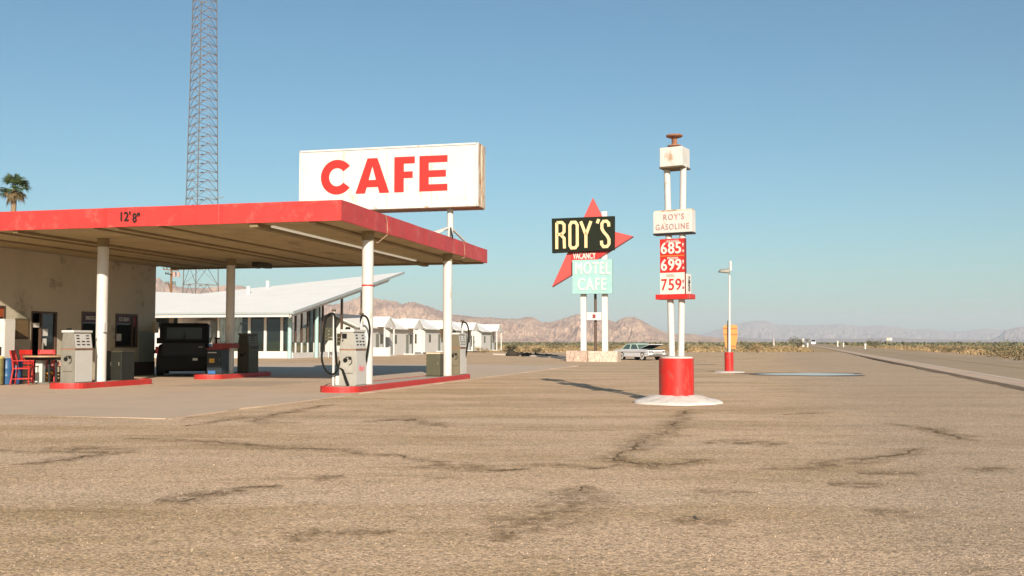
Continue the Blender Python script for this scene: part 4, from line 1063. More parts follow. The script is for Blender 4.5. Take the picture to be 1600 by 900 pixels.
# ------------------------------------------------------------------ old white saloon car with its bonnet raised
def saloon():
    Y = 88.5; q = at(999, 550, Y); t = thing('vintage_saloon', 'old white saloon car with raised bonnet parked right of the star sign planter', 'car', (q.x, Y, gz(q.x, Y)), 0)
    t.rotation_euler = (0, 0, radians(29))
    # local: front towards -y, length 5.1
    def sec(prof, w0, w1, name, mat, par=t, bevel=.05):
        "side profile (y,z) extruded across, narrower at the top"
        n = len(prof); s = MB(); zs_ = [p[1] for p in prof]; lo, hi = min(zs_), max(zs_)
        for sx in (-1, 1):
            for (y_, z_) in prof: s.v.append((sx*(w0+(w1-w0)*(z_-lo)/(hi-lo)), y_, z_))
        s.f = [tuple(range(n)), tuple(range(2*n-1, n-1, -1))]+[(i, n+i, n+(i+1) % n, (i+1) % n) for i in range(n)]
        return s.build(name, mat, par, bevel=bevel)
    sec([(-2.55,.38),(-2.6,.62),(-2.55,.86),(-2.2,.93),(-1.05,.96),(1.5,.95),(2.5,.88),(2.75,.80),(2.7,.45),(2.55,.34),(1.75,.30),(1.7,.55),(1.55,.66),(1.25,.66),(1.1,.55),(1.05,.28),(-1.25,.28),(-1.3,.55),(-1.45,.66),(-1.75,.66),(-1.9,.55),(-1.95,.30)], .93, .90, 'body', CARW)
    sec([(-1.0,.95),(-.55,1.36),(.9,1.36),(1.45,.95)], .84, .70, 'glasshouse', CARGL, bevel=.02)
    sec([(-.62,1.345),(-.5,1.42),(.0,1.46),(.6,1.45),(1.0,1.36),(1.0,1.335)], .73, .66, 'roof', CARG, bevel=.02)
    for sx in (-1, 1):
        s = MB()
        for (a, b_) in (((-1.02,.95),(-.56,1.36)), ((.22,.95),(.22,1.36)), ((1.42,.95),(.93,1.36))):
            s.bar((sx*.85, a[0], a[1]), (sx*.72, b_[0], b_[1]), .07)
        s.build('pillar', CARG, t)
        MB().box(min(sx*.935, sx*.95), max(sx*.935, sx*.95), -2.3, 2.4, .70, .735).build('chrome_strip', CHROME, t)
        for y_ in (-1.6, 1.4):
            wh = MB().cyl((sx*.68, y_, .34), (sx*.90, y_, .34), .34, .34, 24).build('wheel', BLACKR, t, smooth=True)
            MB().cyl((sx*.895, y_, .34), (sx*.91, y_, .34), .27, .27, 24).build('whitewall', OFFW, wh); MB().cyl((sx*.905, y_, .34), (sx*.93, y_, .34), .15, .10, 20).build('hubcap', CHROME, wh)
        for k in (0, 1):
            MB().cyl((sx*(.58+.22*k), -2.56, .72), (sx*(.58+.22*k), -2.64, .72), .10, .09, 16).build('headlight', CHROME, t, smooth=True)
    g = MB()
    for k in range(4): g.box(-.5, .5, -2.63, -2.58, .52+.07*k, .55+.07*k)
    for k in range(9): g.box(-.49+.12*k, -.47+.12*k, -2.62, -2.585, .5, .8)
    g.build('grille', CHROME, t)
    MB().box(-.95, .95, -2.80, -2.64, .36, .50).build('bumper', CHROME, t, bevel=.04); MB().box(-.93, .93, 2.76, 2.88, .40, .54).build('bumper', CHROME, t, bevel=.04)
    MB().box(-.72, .72, -2.35, -1.1, .90, .965).build('engine_bay', BLACK, t)
    s = MB(); s.add([(-.74,-1.12,1.0),(.74,-1.12,1.0),(.70,-2.42,1.34),(-.70,-2.42,1.34),(-.74,-1.12,1.04),(.74,-1.12,1.04),(.70,-2.42,1.39),(-.70,-2.42,1.39)],
        [(0,3,2,1),(4,5,6,7),(0,1,5,4),(1,2,6,5),(2,3,7,6),(3,0,4,7)]); bo = s.build('bonnet', CARW, t, bevel=.02)
    MB().add([(-.7,-1.2,1.005),(.7,-1.2,1.005),(.66,-2.38,1.315),(-.66,-2.38,1.315)], [(0,1,2,3)]).build('bonnet_underside', BLACK, bo)
    return t
saloon()

# ------------------------------------------------------------------ lamp post on red drum and yellow sign
LY = 41.0; q = at(1139, 560, LY)
lp = thing('yard_lamp', 'slim white yard lamp post rising from a red drum right of the price sign', 'lamp post', (q.x, LY, 0), 0)
zz = lambda py: at(1139, py, LY).z
MB().lathe([(.62,-.01),(.58,.015),(.3,.04),(.02,.05)], n=36, jit=.2).build('concrete_pad', CONCW, lp)
MB().lathe([(.178,.03),(.178,zz(550.5)),(.16,zz(550.5)+.005)], n=32).build('drum', REDD, lp, smooth=True)
MB().cyl((.02, 0, zz(551)), (.06, 0, zz(430)), .052, .038, 14).build('pole', WHITE, lp, smooth=True)
MB().cyl((.06, 0, zz(430)), (.065, 0, zz(421)), .02, .02, 8).build('neck', GREYM, lp)
MB().cyl((.10, 0, zz(423)), (.10, 0, zz(408)), .055, .055, 14).build('photocell', PALEM, lp, smooth=True)
hd_ = MB(); c0 = Vector((-.16, 0, zz(423)))
hd_.add([(-.40,-.13,c0.z-.06),(.06,-.13,c0.z-.10),(.06,.13,c0.z-.10),(-.40,.13,c0.z-.06),(-.30,-.09,c0.z+.06),(.06,-.10,c0.z+.08),(.06,.10,c0.z+.08),(-.30,.09,c0.z+.06)],
    [(0,3,2,1),(4,5,6,7),(0,1,5,4),(1,2,6,5),(2,3,7,6),(3,0,4,7)]); hd_.build('lamp_head', GREYM, lp, bevel=.03)

YY = 56.0; q = at(1141, 540, YY)
ys = thing('yellow_road_sign', 'orange yellow tapered sign board standing behind the yard lamp post', 'sign', (q.x, YY, 0), 0)
k_ = YY/F; zq = lambda py: at(1141, py, YY).z
MB().prism([((a-1141)*k_, zq(b_)) for a, b_ in ((1130,510),(1136,507),(1152,508),(1152.5,525),(1149,545),(1134,543.5),(1131,525))], -.015, .015).build('board', ORANGE, ys)
s = MB()
for py in (513.5, 522.5): s.box(-10.5*k_, 11*k_, -.03, -.018, zq(py)-.025, zq(py)+.03)
s.box(-5*k_, 9*k_, -.03, -.018, zq(541)-.04, zq(541)+.03); s.build('rusty_bars', M('rust_orange', (.42,.12,.05), .7, .2, 8), ys)
MB().bar((-4*k_, -.06, 0), (-3.6*k_, -.06, zq(501)), .06).build('post', BLACK, ys)

# ------------------------------------------------------------------ motel reception with swooping roof
E0 = Vector((-15.93, 73.6, 0))      # right front corner of the eave
rc = thing('motel_reception', 'white motel reception with swooping wedge roof and glass walls', 'building', E0, RZ)
SLP = .195; ZE = 3.42
def rz_(y): return ZE + SLP*y
rp_ = [(0,0),(0.35,22.9),(-13.5,9.9),(-19,11.6),(-28,14),(-28,0)]
s = MB(); n = len(rp_)
for dz in (-.10, 0): s.v += [(x_, y_, rz_(y_)+dz) for x_, y_ in rp_]
s.f = [tuple(range(n)), tuple(range(2*n-1, n-1, -1))]+[(i, n+i, n+(i+1) % n, (i+1) % n) for i in range(n)]
s.build('roof', ROOFW, rc)
MB().add([(.02,-.02,ZE-.18),(.02,-.02,ZE+.02),(.37,22.9,rz_(22.9)+.02),(.37,22.9,rz_(22.9)-.20),(-.04,-.02,ZE-.18),(-.04,-.02,ZE+.02),(.31,22.9,rz_(22.9)+.02),(.31,22.9,rz_(22.9)-.20)],
    [(0,1,2,3),(7,6,5,4),(0,4,5,1),(1,5,6,2),(2,6,7,3),(3,7,4,0)]).build('rake_board', GREYR, rc)
MB().box(-28, -.041, -.06, -.001, ZE-.14, ZE+.01).build('gutter', GREYR, rc)
MB().box(-28, -.2, .05, .20, ZE-.36, ZE-.11).build('eave_board', STUCCO, rc)
MB().add([(-.25,.05,ZE-.42),(-.25,.05,ZE-.11),(.0,20.5,rz_(20.5)-.11),(-.05,19.6,rz_(19.6)-.5),(-.35,.05,ZE-.42),(-.35,.05,ZE-.11),(-.10,20.5,rz_(20.5)-.11),(-.15,19.6,rz_(19.6)-.5)],
    [(0,1,2,3),(7,6,5,4),(0,4,5,1),(1,5,6,2),(2,6,7,3),(3,7,4,0)]).build('rake_soffit', STUCCO, rc)
gx0, gy0 = -1.2, 2.4                # glass corner (local)
PLH = .43
# plinth
MB().box(-9.5, gx0+.12, gy0-.12, gy0+.35, 0, PLH).build('plinth', STUCCO, rc)
MB().box(gx0-.35, gx0+.12, gy0+.352, gy0+14.5, 0, PLH).build('plinth', STUCCO, rc)
def rx(px, y=gy0):                  # photo column -> local x on a wall parallel to the eave
    k = (px-800)/F; bx_ = E0.x+UX*y; by_ = E0.y+UY*y; return (k*by_-bx_)/(UY+k*UX)
def ry(px, x=gx0):                  # photo column -> local y on a wall running away
    k = (px-800)/F; bx_ = E0.x+UY*x; by_ = E0.y-UX*x; return (bx_-k*by_)/(UY*k-UX)
topf = rz_(gy0)-.12
for px in (390, 415, 440.8):
    x_ = rx(px); MB().box(x_-.10, x_+.10, gy0-.05, gy0+.05, PLH+.101, topf).build('mullion', WHITE, rc)
x_ = rx(342); MB().box(x_-.07, x_+.07, gy0-.05, gy0+.05, 0, topf).build('mullion', WHITE, rc)
MB().box(rx(342)+.08, gx0, gy0-.04, gy0+.04, PLH+.001, PLH+.10).build('sill', WHITE, rc)
MB().box(rx(342)+.07, gx0-.02, gy0+.045, gy0+.055, PLH, topf).build('front_glass', GLS, rc)
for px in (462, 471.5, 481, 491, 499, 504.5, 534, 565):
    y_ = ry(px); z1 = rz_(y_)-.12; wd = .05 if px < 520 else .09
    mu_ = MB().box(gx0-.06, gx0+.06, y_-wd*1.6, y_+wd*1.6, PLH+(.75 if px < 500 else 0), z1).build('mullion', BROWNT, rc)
    if px < 500: MB().box(gx0-.07, gx0+.07, y_-wd*1.8, y_+wd*1.8, PLH, PLH+.748).build('sunlit_mullion_foot', WHITE, mu_)  # white foot and brown top put sun and shade into the colour
y1_ = ry(506); s = MB(); s.add([(gx0,gy0+.06,PLH),(gx0,y1_,PLH),(gx0,y1_,rz_(y1_)-.12),(gx0,gy0+.06,rz_(gy0)-.12)], [(0,1,2,3)]); s.build('side_glass', GLS, rc)
ya, yb = ry(489.5), ry(499.5); MB().add([(gx0-.5,ya,1.6),(gx0-.5,yb,1.6),(gx0-.5,yb,rz_(yb)-.12),(gx0-.5,ya,rz_(ya)-.12)], [(0,1,2,3)]).build('green_blind', GREENP, rc)
for px, yo in ((453, gy0-.45), (495, None)):
    if yo is not None: x_ = rx(px, yo); y_ = yo
    else: x_ = gx0+.35; y_ = ry(px, x_)
    MB().cyl((x_, y_, .0), (x_, y_, rz_(y_)-.11), .15, .15, 16).build('round_post', TURQP, rc, smooth=True)
MB().box(gx0-.6, gx0-.25, gy0+.1, gy0+.5, PLH, topf).build('corner_panel', TURQP, rc)
# interior
MB().box(-27, gx0-.36, gy0+.4, gy0+13.5, .0, .12).build('floor', BEIGE, rc)
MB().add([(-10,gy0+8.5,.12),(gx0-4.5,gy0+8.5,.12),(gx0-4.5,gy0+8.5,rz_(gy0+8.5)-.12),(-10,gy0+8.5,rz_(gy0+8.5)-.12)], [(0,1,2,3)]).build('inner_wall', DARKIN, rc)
MB().box(rx(401), rx(437), gy0+1.2, gy0+1.9, .12, 1.25).build('counter', BEIGE, rc)
MB().box(rx(434.5), rx(441), gy0+.8, gy0+1.1, .6, 1.15).build('red_seat', M('red_seat_fabric', (.5,.06,.07), .6), rc)
# recessed entrance part to the left
yb_ = gy0+2.2
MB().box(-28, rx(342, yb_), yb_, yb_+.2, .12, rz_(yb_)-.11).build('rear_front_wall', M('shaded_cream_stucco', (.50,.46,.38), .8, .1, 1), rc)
MB().box(rx(289), rx(296), gy0-1.0, gy0+2.19, 0, rz_(gy0-1.0)-.11).build('pier', STUCCO, rc)
MB().box(rx(296)+.01, rx(316), gy0+1.2, gy0+2.19, 0, 2.9).build('entrance_block', STUCCO, rc)
MB().box(-14, rx(289)-.01, gy0-.3, gy0-.1, 0, 2.35).build('garden_wall', STUCCO, rc)
for a, b_ in ((244, 264), (272, 288)):
    wf = MB().box(rx(a, yb_), rx(b_, yb_), yb_-.05, yb_-.001, 2.3, 3.15).build('window', GREENP, rc); MB().box(rx(a, yb_)+.1, rx(b_, yb_)-.1, yb_-.06, yb_-.051, 2.38, 3.07).build('pane', GLASSD, wf)
text('OFFICE', FADEG, rc, 'small_lettering', rx(379, gy0), 2.65, gy0-.06, .16, 1.0, 0, .01) if False else None
MB().box(rx(371), rx(387), gy0+.4, gy0+.45, 2.55, 2.72).build('faint_sign', FADEG, rc)
for px, py, yv in ((387.5, 444, 9.6), (417.5, 441, 13.0)):
    x_ = rx(px, yv); MB().cyl((x_, yv, rz_(yv)-.1), (x_, yv, rz_(yv)+.62), .16, .16, 12).build('roof_vent', STUCCO, rc)

# ------------------------------------------------------------------ motel cottages
COTW = M('cottage_white_stucco', (.58,.55,.51), .8, .05, .8, .3, 30)
SHUT = M('dark_window_glass', (.05,.045,.02), .2, .2, 3, spec=.6)
TRIM = M('grey_green_trim', (.20,.20,.17), .7, .1, 2)
def cottage(label):
    t = thing('motel_cottage', label, 'cottage', (0,0,0), RZ, 'row of white gabled motel cottages')
    w_ = 4.6; L_ = 7.0; he = 2.62; hr = 3.62; ov = .35
    # origin = right front corner of the walls; body spans x -w..0, y 0..L
    s = MB(); s.prism([(-w_,0),(0,0),(0,he),(-w_/2,hr-.12),(-w_,he)], 0, L_); s.build('wall', COTW, t)
    r = MB(); sl = (hr-he)/(w_/2)
    for sx in (0, 1):
        xe = -w_/2 + (w_/2+ov)*(1 if sx == 0 else -1); ze = hr-sl*(w_/2+ov)
        P_ = [(-w_/2, hr), (xe, ze), (xe, ze+.10), (-w_/2, hr+.10)]
        r.prism(P_, -ov, L_+ov)
    # cross gable over the porch on the right
    c0, c1 = L_*.60, L_*.94; cm_ = (c0+c1)/2; px_ = 1.1
    for (ya, yb) in ((c0-.2, cm_), (c1+.2, cm_)):
        zl = he-.02; r.add([(-w_/2,cm_,hr-.18),(px_,cm_,hr-.18),(px_,ya,zl),(.0,ya,zl),(-w_/2,cm_,hr-.08),(px_,cm_,hr-.08),(px_,ya,zl+.1),(0,ya,zl+.1)],
            [(0,1,2,3),(7,6,5,4),(0,4,5,1),(1,5,6,2),(2,6,7,3),(3,7,4,0)])
    r.build('roof', ROOFW, t)
    e = MB(); ef = MB().add([(px_-.02,cm_,hr-.32),(px_-.02,c0,he-.08),(px_-.02,c1,he-.08),(px_-.10,cm_,hr-.32),(px_-.10,c0,he-.08),(px_-.10,c1,he-.08)], [(0,1,2),(5,4,3),(0,3,4,1),(1,4,5,2),(2,5,3,0)]); ef.build('porch_gable', COTW, t)
    e.box(.02, px_, -.2, c0, he-.14, he-.06) if False else None
    e.box(.001, ov-.02, -ov+.03, c0-.25, he-.22, he-.14)
    e.bar((0+ov, -ov-.01, he-sl*ov-.02), (-w_/2, -ov-.01, hr-.03), .04, .12); e.bar((-w_-ov, -ov-.01, he-sl*ov-.02), (-w_/2, -ov-.01, hr-.03), .04, .12)
    e.build('trim', TRIM, t)
    for yy_ in (c0, c1): MB().box(px_-.16, px_-.04, yy_-.06, yy_+.06, 0, he-.08).build('porch_post', COTW, t)
    s = MB()
    wf = MB().box(-1.72, -.92, -.05, -.001, .95, 2.0).build('window', TRIM, t)
    pn = MB()
    for i in range(2):
        for j in range(3): pn.box(-1.68+i*.38, -1.34+i*.38, -.06, -.051, 1.0+j*.33, 1.29+j*.33)
    pn.build('pane', SHUT, wf)
    d = MB().box(.001, .05, cm_-.85, cm_-.1, .13, 2.0).build('door', TRIM, t); MB().box(.051, .08, cm_-.82, cm_-.76, .95, 1.05).build('handle', GREYM, d)
    w2_ = MB().box(.001, .05, cm_+.2, cm_+.85, 1.1, 1.95).build('window', TRIM, t); MB().box(.051, .06, cm_+.25, cm_+.80, 1.15, 1.9).build('pane', SHUT, w2_)
    w3_ = MB().box(.001, .05, 1.2, 1.9, 1.1, 1.95).build('window', TRIM, t); MB().box(.051, .06, 1.25, 1.85, 1.15, 1.9).build('pane', SHUT, w3_)
    MB().box(.0, px_, c0-.2, c1+.2, 0, .12).build('porch_step', COTW, t)
    return t
labs = ['nearest white motel cottage, partly hidden behind the fuel pump with hanging hoses', 'second white motel cottage, just right of the nearest canopy column',
        'white motel cottage with a paned window between the two right canopy columns', 'white motel cottage mostly hidden behind the second right column and its pump',
        'farthest white motel cottage at the right end of the row']
cp = [(556, 86, 0), (608.5, 95.5, 0), (664, 109, .15), (711, 121, .15), (752, 131, .1)]
c0_ = cottage(labs[0])
for i, (px, Y, z) in enumerate(cp):
    q = at(px, 540, Y); o = c0_ if i == 0 else dup(c0_, label=labs[i]); o.location = (q.x, Y, z-.02)
q = at(596, 550, 92)
for px, Y, w_, h_, lab in ((596, 90, .85, .75, 'low white block wall in front of the second cottage'),):
    q = at(px, 550, Y); o = MB().box(-w_, w_, -.2, .2, -.02, h_).build('low_wall', COTW); o.location = (q.x, Y, 0); o.rotation_euler.z = RZ; tag(o, lab, 'wall')
bd_ = thing('notice_board', 'dark slatted notice board hanging before the nearest cottage, left of the hoses', 'board', at(513.5, 522, 80.0), RZ)
s = MB()
for k in range(4): s.box(-.33, .33, -.02, .02, -.5+.26*k, -.28+.26*k)
s.build('board', OLIVEM, bd_); MB().bar((0, .05, -1.85), (0, .05, .5), .08).build('post', WHITE, bd_)

# ------------------------------------------------------------------ radio mast
def mast():
    Y = 140.0; base = at(311, 450, Y); t = thing('radio_mast', 'very tall lattice radio mast rising behind the canopy', 'radio mast', (base.x, Y, 0), radians(8))
    def half(z):  # half width of a face
        return max(1.15, 2.38 - (z-9)*.0185)
    top = 66.0
    def leg(k, z):
        a = -pi/2 + 2*pi*k/3 + pi; R_ = half(z)*2/sqrt(3); return Vector((R_*sin(2*pi*k/3+pi)*-1, R_*cos(2*pi*k/3+pi), z))
    for k in range(3):
        s = MB(); s.tube([leg(k, z) for z in (0, 9, 20, 35, 50, top)], .072, 6); s.build('leg', TOWERM, t)
    zs_ = [0.0]
    while zs_[-1] < top-1.5: zs_.append(zs_[-1] + (2.3 if zs_[-1] < 14 else 1.28))
    lat = MB(); ri = MB(); nd = MB()
    for i, z in enumerate(zs_[1:]):
        z0_ = zs_[i]
        for k in range(3):
            a, b_ = leg(k, z), leg((k+1) % 3, z); a0_, b0_ = leg(k, z0_), leg((k+1) % 3, z0_); m_ = (a+b_)/2
            ri.bar(a, b_, .055); lat.bar(a0_, m_, .05); lat.bar(b0_, m_, .05)
            up_ = (leg(k, z)+leg((k+1) % 3, z))/2
            nd.box(up_.x-.22, up_.x+.22, up_.y-.05, up_.y+.05, up_.z-.07, up_.z+.07)
    lat.build('diagonal_braces', TOWERM, t); ri.build('horizontal_braces', TOWERR, t); nd.build('gusset_plates', TOWERR, t)
    a = leg(0, 21.4); MB().bar((half(21)*1.0, 0, 21.3), (half(21)+1.0, 0, 21.5), .09).build('antenna_arm', TOWERM, t)
mast()

# ------------------------------------------------------------------ power pole
Y = 112.0; q = at(267.5, 440, Y); k_ = Y/F
pp = thing('power_pole', 'brown wooden power pole with crossarms seen between shop wall and mast', 'power pole', (q.x, Y, 0), radians(-6))
zt_ = at(267, 400, Y).z
MB().cyl((0,0,0), (0,0,zt_), .16, .11, 10).build('pole', WOOD, pp, smooth=True)
for py, hw in ((422, 13), (429, 9), (444, 8)):
    z = at(267, py, Y).z; c = MB().bar((-hw*k_, -.14, z+.1), (hw*k_, -.14, z-.08), .11).build('crossarm', WOOD if py != 429 else BLACK, pp)
    for f_ in (-.9, -.5, .5, .9): MB().cyl((f_*hw*k_, -.14, z+.02), (f_*hw*k_, -.14, z+.30), .06, .05, 8).build('insulator', BLACK, c)
for k in (0, 1): MB().cyl((.45+.5*k, -.3, at(267, 433, Y).z), (.45+.5*k, -.3, at(267, 426, Y).z), .17, .17, 12).build('transformer', M('transformer_rust', (.45,.28,.24), .6), pp)
yk = at(267, 450, Y).z
MB().bar((-.3, 0, yk+.5), (0, 0, yk-.6), .09).build('brace', WOOD, pp)

# ------------------------------------------------------------------ plants
def leafmat(name, c1, c2):
    m = bpy.data.materials.new(name); m.use_nodes = True; N = m.node_tree.nodes; L = m.node_tree.links
    b_ = N['Principled BSDF']; b_.inputs['Roughness'].default_value = .7
    g = N.new('ShaderNodeNewGeometry'); rp = N.new('ShaderNodeValToRGB'); rp.color_ramp.elements[0].color = (*c1, 1); rp.color_ramp.elements[1].color = (*c2, 1)
    L.new(g.outputs['Random Per Island'], rp.inputs[0]); L.new(rp.outputs[0], b_.inputs['Base Color']); return m
SAGE = leafmat('creosote_leaves', (.055,.06,.026), (.17,.145,.07))
STRAW = leafmat('straw_leaves', (.21,.135,.055), (.34,.235,.115))
PALMG = leafmat('palm_green', (.03,.06,.018), (.10,.13,.045)); PALMD = leafmat('palm_dry', (.13,.09,.04), (.26,.18,.08))
TWIG = M('dry_twig', (.20,.14,.09), .9)
def shrub_mesh(n, r, h, seed, leaf=.05):
    s = MB(); rnd = random.Random(seed)
    cl = [(rnd.gauss(0, r*.45), rnd.gauss(0, r*.45), h*(.35+.5*rnd.random()), r*(.25+.3*rnd.random())) for _ in range(12)]
    for i in range(n):
        c = rnd.choice(cl); d = Vector((rnd.gauss(0,1), rnd.gauss(0,1), rnd.gauss(0,.8))).normalized()*c[3]*rnd.random()**.5
        p = Vector(c[:3])+d; p.z = max(p.z, .03)
        a = Vector((rnd.gauss(0,1), rnd.gauss(0,1), rnd.gauss(0,1))).normalized()*leaf*(.6+rnd.random()); b_ = a.cross(Vector((rnd.gauss(0,1), rnd.gauss(0,1), rnd.gauss(0,1)))).normalized()*leaf*.6
        s.add([p-a, p+b_, p+a, p-b_], [(0,1,2,3)])
    return s
def twig_mesh(r, h, seed):
    s = MB(); rnd = random.Random(seed)
    for i in range(14):
        a = rnd.random()*6.3; q = rnd.random()*r*.8; s.tube([(0,0,0), (q*.5*cos(a), q*.5*sin(a), h*.4), (q*cos(a), q*sin(a), h*.8)], [.02,.014,.006], 4)
    return s
def make_shrub(mat, seed, label, r=.9, h=.9):
    t = thing('desert_shrub', label, 'shrub', (0,0,0), 0, 'desert shrubs beyond the lot')
    shrub_mesh(520, r, h, seed).build('foliage', mat, t); twig_mesh(r, h, seed).build('stems', TWIG, t); return t
gen = 'low green desert shrub growing in the dry scrub beyond the gravel lot'
gen2 = 'low straw coloured desert shrub growing in the dry scrub beyond the gravel lot'
protos = [make_shrub(SAGE, 1, gen), make_shrub(STRAW, 2, gen), make_shrub(SAGE, 5, gen, 1.2, .8), make_shrub(STRAW, 9, gen, 1.1, .6)]
first = [True]*4
def put_shrub(k, x, y, sc_, label=None, rz=0):
    if first[k]: first[k] = False; o = protos[k]; o.location = (x, y, gz(x, y)); o.scale = (sc_,)*3; o.rotation_euler.z = rz
    else: o = dup(protos[k], (x, y, gz(x, y)), rz, scale=sc_)
    o['label'] = label or (gen if k in (0, 2) else gen2)
    if label:
        if 'group' in o: del o['group']
    else: o['group'] = 'green desert shrubs beyond the lot' if k in (0, 2) else 'straw coloured desert shrubs beyond the lot'
    return o
for (k, px, Y, s_, lab) in ((1, 1183, 112, 1.25, 'straw coloured bush at the lot edge right of the yard lamp'), (0, 1172, 135, 1.2, 'green bush just behind the straw bush right of the yard lamp'),
        (0, 1247, 205, 2.4, 'tall green bush left of the distant white van'), (2, 1592, 68, 1.15, 'green yellow bush at the right edge beyond the road'),
        (2, 1562, 82, 1.3, 'wide green bush beyond the road near the right edge'), (0, 1368, 205, 1.9, 'round dark bush beyond the road behind the white marker'),
        (0, 797, 108, 1.1, 'dark green bush left of the fallen dark branches'), (3, 1572, 76, .9, 'straw bush between the two green bushes at the right edge'),
        (1, 838, 106, .8, 'tan bush beside the white kerb, left of the star sign'), (1, 747, 119, .8, 'orange brown plant at the corner of the farthest cottage'),
        (3, 757, 118, .7, 'low brown plant in front of the farthest cottage')):
    q = at(px, 545, Y); put_shrub(k, q.x, Y, s_, lab, random.random()*6)
rnd = random.Random(21); cnt = 0
while cnt < 150:
    Y = 126 + 420*rnd.random()**1.8; px = 770+rnd.random()*880; x = at(px, 540, Y).x
    if abs(x-(10+.28*Y)) < 9 or (x < 5 and Y < 135 and px < 790): continue
    put_shrub(rnd.choice((0,0,1,2,3)), x, Y, .35+.5*rnd.random(), None, rnd.random()*6); cnt += 1
cnt = 0
while cnt < 26:
    Y = 55 + 110*rnd.random(); x = 19+.28*Y + rnd.random()*40
    if x/Y > .56: continue
    put_shrub(rnd.choice((0,1,2,3,3)), x, Y, .4+.5*rnd.random(), None, rnd.random()*6); cnt += 1
# ground cover, far too much to count
def cover(name, label, mat, n, ymin, ymax, p, size, seed, pw=1.5, right=False):
    s = MB(); rnd = random.Random(seed); c = 0
    while c < n:
        Y = ymin+(ymax-ymin)*rnd.random()**pw
        x = Y*(-.62+1.3*rnd.random())
        dr_ = x-(10+.28*Y)
        if abs(dr_) < 7+.004*Y: continue
        if Y < 122 and dr_ < 7: continue
        if Y < 150 and x < -3.0: continue
        c += 1; z = 0; k = size*(.5+rnd.random())
        for q in range(p):
            a = rnd.random()*pi; dx, dy = cos(a)*k, sin(a)*k; ox, oy = rnd.gauss(0, k*.8), rnd.gauss(0, k*.8); h_ = k*(.7+.7*rnd.random()); j = rnd.gauss(0, k*.4)
            s.add([(x+ox-dx*.6, Y+oy-dy*.6, z), (x+ox+dx*.6, Y+oy+dy*.6, z), (x+ox+dx*.45+j, Y+oy+dy*.45, h_*.7), (x+ox+dx*.1+j, Y+oy, h_), (x+ox-dx*.5, Y+oy-dy*.5, h_*.55)], [(0,1,2,3,4)])
    tag(s.build(name, mat), label, kind='stuff')
cover('dry_grass', 'pale dry grass tufts covering the desert beyond the lot', STRAW, 30000, 50, 700, 3, .16, 4, 1.9)
cover('creosote_scrub', 'dark olive creosote scrub filling the flat desert beyond the road', SAGE, 5000, 330, 1500, 3, .55, 16, 1.6)
cover('far_scrub', 'dark desert scrub spreading to the distant hills', SAGE, 8000, 420, 3000, 3, .95, 6, 1.5)

# palm
def palm():
    Y = 100.0; q = at(22, 300, Y); zc = at(22, 296, Y).z; t = thing('palm_tree', 'fan palm showing above the canopy roof at the left edge', 'palm tree', (q.x, Y, 0), 0)
    tb_ = MB(); tb_.tube([(0,0,0), (.1,0,zc*.3), (.12,0,zc*.6), (0,0,zc*.85), (0,0,zc)], [.42,.30,.26,.24,.27], 12); tb_.build('trunk', M('palm_trunk', (.26,.18,.11), .9, .3, 5, .6, 12), t, smooth=True)
    rnd = random.Random(5)
    def frond(s, el, az, ln, droop):
        d = Vector((cos(az)*cos(el), sin(az)*cos(el), sin(el))); p = Vector((0,0,zc)); st_ = ln*.52
        tip = p+d*st_; s.tube([p, tip], [.035,.02], 4)
        side = d.cross(Vector((0,0,1))).normalized(); up = side.cross(d).normalized()
        for k in range(17):
            a = radians(-80+160*k/16); v = d*cos(a)+side*sin(a)+up*.12*cos(a*2); L1 = ln*.60*(.75+.25*cos(a))
            m_ = tip+v*L1*.6; e = tip+v*L1+Vector((0,0,-droop*(.12+.3*rnd.random())))
            wv = v.cross(up).normalized()*.055
            s.add([tip, m_-wv, e, m_+wv], [(0,1,2,3)])
    g = MB()
    for i in range(34): frond(g, radians(rnd.uniform(-25, 80)), rnd.random()*2*pi, rnd.uniform(1.4, 1.95), 1)
    g.build('green_fronds', PALMG, t)
    dd = MB()
    for i in range(12): frond(dd, radians(rnd.uniform(-70, -15)), rnd.random()*2*pi, rnd.uniform(1.0, 1.5), 1.6)
    dd.build('dry_fronds', PALMD, t)
palm()

# ------------------------------------------------------------------ distant things along the lot and road
kb = MB()
kp = [at(px, 553, Y) for px, Y in ((772,104),(800,102),(840,98),(875,93),(888,86))]
for a, b_ in zip(kp[:-1], kp[1:]): kb.bar((a.x, a.y, gz(a.x,a.y)+.06), (b_.x, b_.y, gz(b_.x,b_.y)+.06), .3, .16)
tag(kb.build('white_kerb', CONCW), 'low whitewashed kerb curving between the last cottage and the planter', 'kerb')
q = at(826, 550, 99.0)
br = thing('fallen_branches', 'heap of dark fallen branches lying behind the low white kerb', 'branches', (q.x, 99, gz(q.x, 99)), 0)
s = MB(); rnd = random.Random(8)
for i in range(26):
    x_ = rnd.uniform(-1.8, 1.6); a = rnd.uniform(-.35, .35); l_ = rnd.uniform(.4, 1.4); hz_ = .28*(1-(x_+1.2)/4 if x_ > -1.4 else 1)
    s.tube([(x_, rnd.uniform(-.3,.3), .06+.1*rnd.random()), (x_+l_*.5, rnd.uniform(-.3,.3), hz_+rnd.random()*.15), (x_+l_, a, .06)], [.07,.06,.03], 5)
s.lathe([(.55,0),(.6,.2),(.35,.5),(.1,.62)], -1.7, 0, 10, .3); s.build('branches', M('charred_wood', (.04,.03,.02), .9, .4, 5), br)

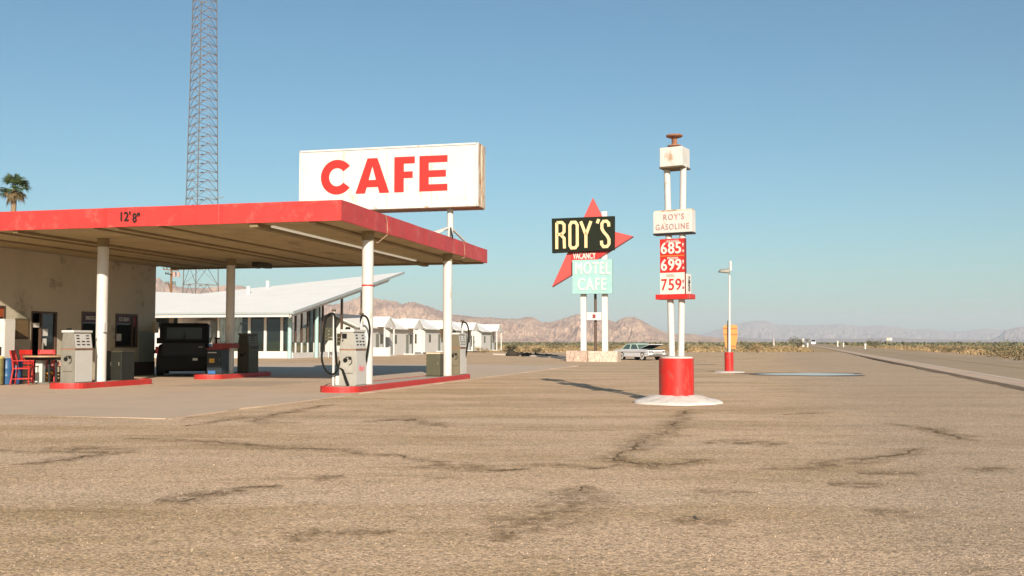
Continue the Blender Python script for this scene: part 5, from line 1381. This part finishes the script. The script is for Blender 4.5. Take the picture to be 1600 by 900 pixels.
def van():
    Y = 440.0; q = at(1271, 537, Y); t = thing('distant_van', 'white van with dark windscreen driving on the distant road', 'van', (q.x, Y, .08), radians(-15))
    s = MB(); s.prism([(-.1,.35),(5.0,.35),(5.0,2.25),(1.2,2.3),(.55,1.45),(-.1,1.2)], -1.0, 1.0, 'x'); s.build('body', CARW, t, bevel=.08)
    MB().add([(-.88,.60,1.50),(.88,.60,1.50),(.85,1.17,2.2),(-.85,1.17,2.2)], [(0,1,2,3)]).build('windscreen', GLASSD, t).location = (0,-.05,.02)
    for sx in (-1, 1):
        for y_ in (.9, 4.0): MB().cyl((sx*.8, y_, .36), (sx*1.02, y_, .36), .36, .36, 16).build('wheel', BLACKR, t)
        MB().box(sx*.75-.15, sx*.75+.15, -.13, -.1, .8, 1.0).build('headlight', CHROME, t)
van()
def post(px, Y, h, w_, mat, label, name='marker_post', cat='marker post'):
    q = at(px, 540, Y); t = thing(name, label, cat, (q.x, Y, 0), 0)
    MB().box(-w_/2, w_/2, -.03, .03, 0, h).build('post', mat, t); MB().box(-w_/2-.03, w_/2+.03, -.05, -.031, h-.35*h, h-.02).build('reflector', OFFW, t)
post(1352, 180, 1.0, .22, OFFW, 'white marker post beyond the road, rightmost of the roadside markers')
post(1318, 250, 1.1, .24, OFFW, 'white marker post beyond the road, nearer of the close pair')
post(1309, 270, 1.6, .26, OFFW, 'taller white marker post of the close pair beyond the road')
post(1262, 250, 1.0, .28, OFFW, 'small white marker post just left of the distant van')
post(1255, 255, 2.1, .45, OFFW, 'tall white marker beside the tall green bush')
Y = 420.0; q = at(1389.5, 530, Y); z = q.z
bb_ = thing('distant_signboard', 'pale pair of signboards on thin posts far beyond the road', 'sign', (q.x, Y, 0), 0)
MB().box(-1.15, -.1, -.04, .04, z-.5, z+.55).build('board', CREAMP, bb_); MB().box(.1, 1.15, -.04, .04, z-.5, z+.55).build('board', OFFW, bb_)
for x_ in (-.9, .9): MB().box(x_-.06, x_+.06, .05, .12, 0, z).build('post', GREYM, bb_)
Y = 300.0; q = at(1209, 540, Y)
ob_ = thing('distant_mast', 'thin pale tapering mast standing in the scrub beyond the lot', 'mast', (q.x, Y, 0), 0)
MB().cyl((0,0,0), (0,0,at(1209,528,Y).z), .35, .10, 8).build('shaft', M('pale_mast', (.5,.42,.38), .7), ob_)
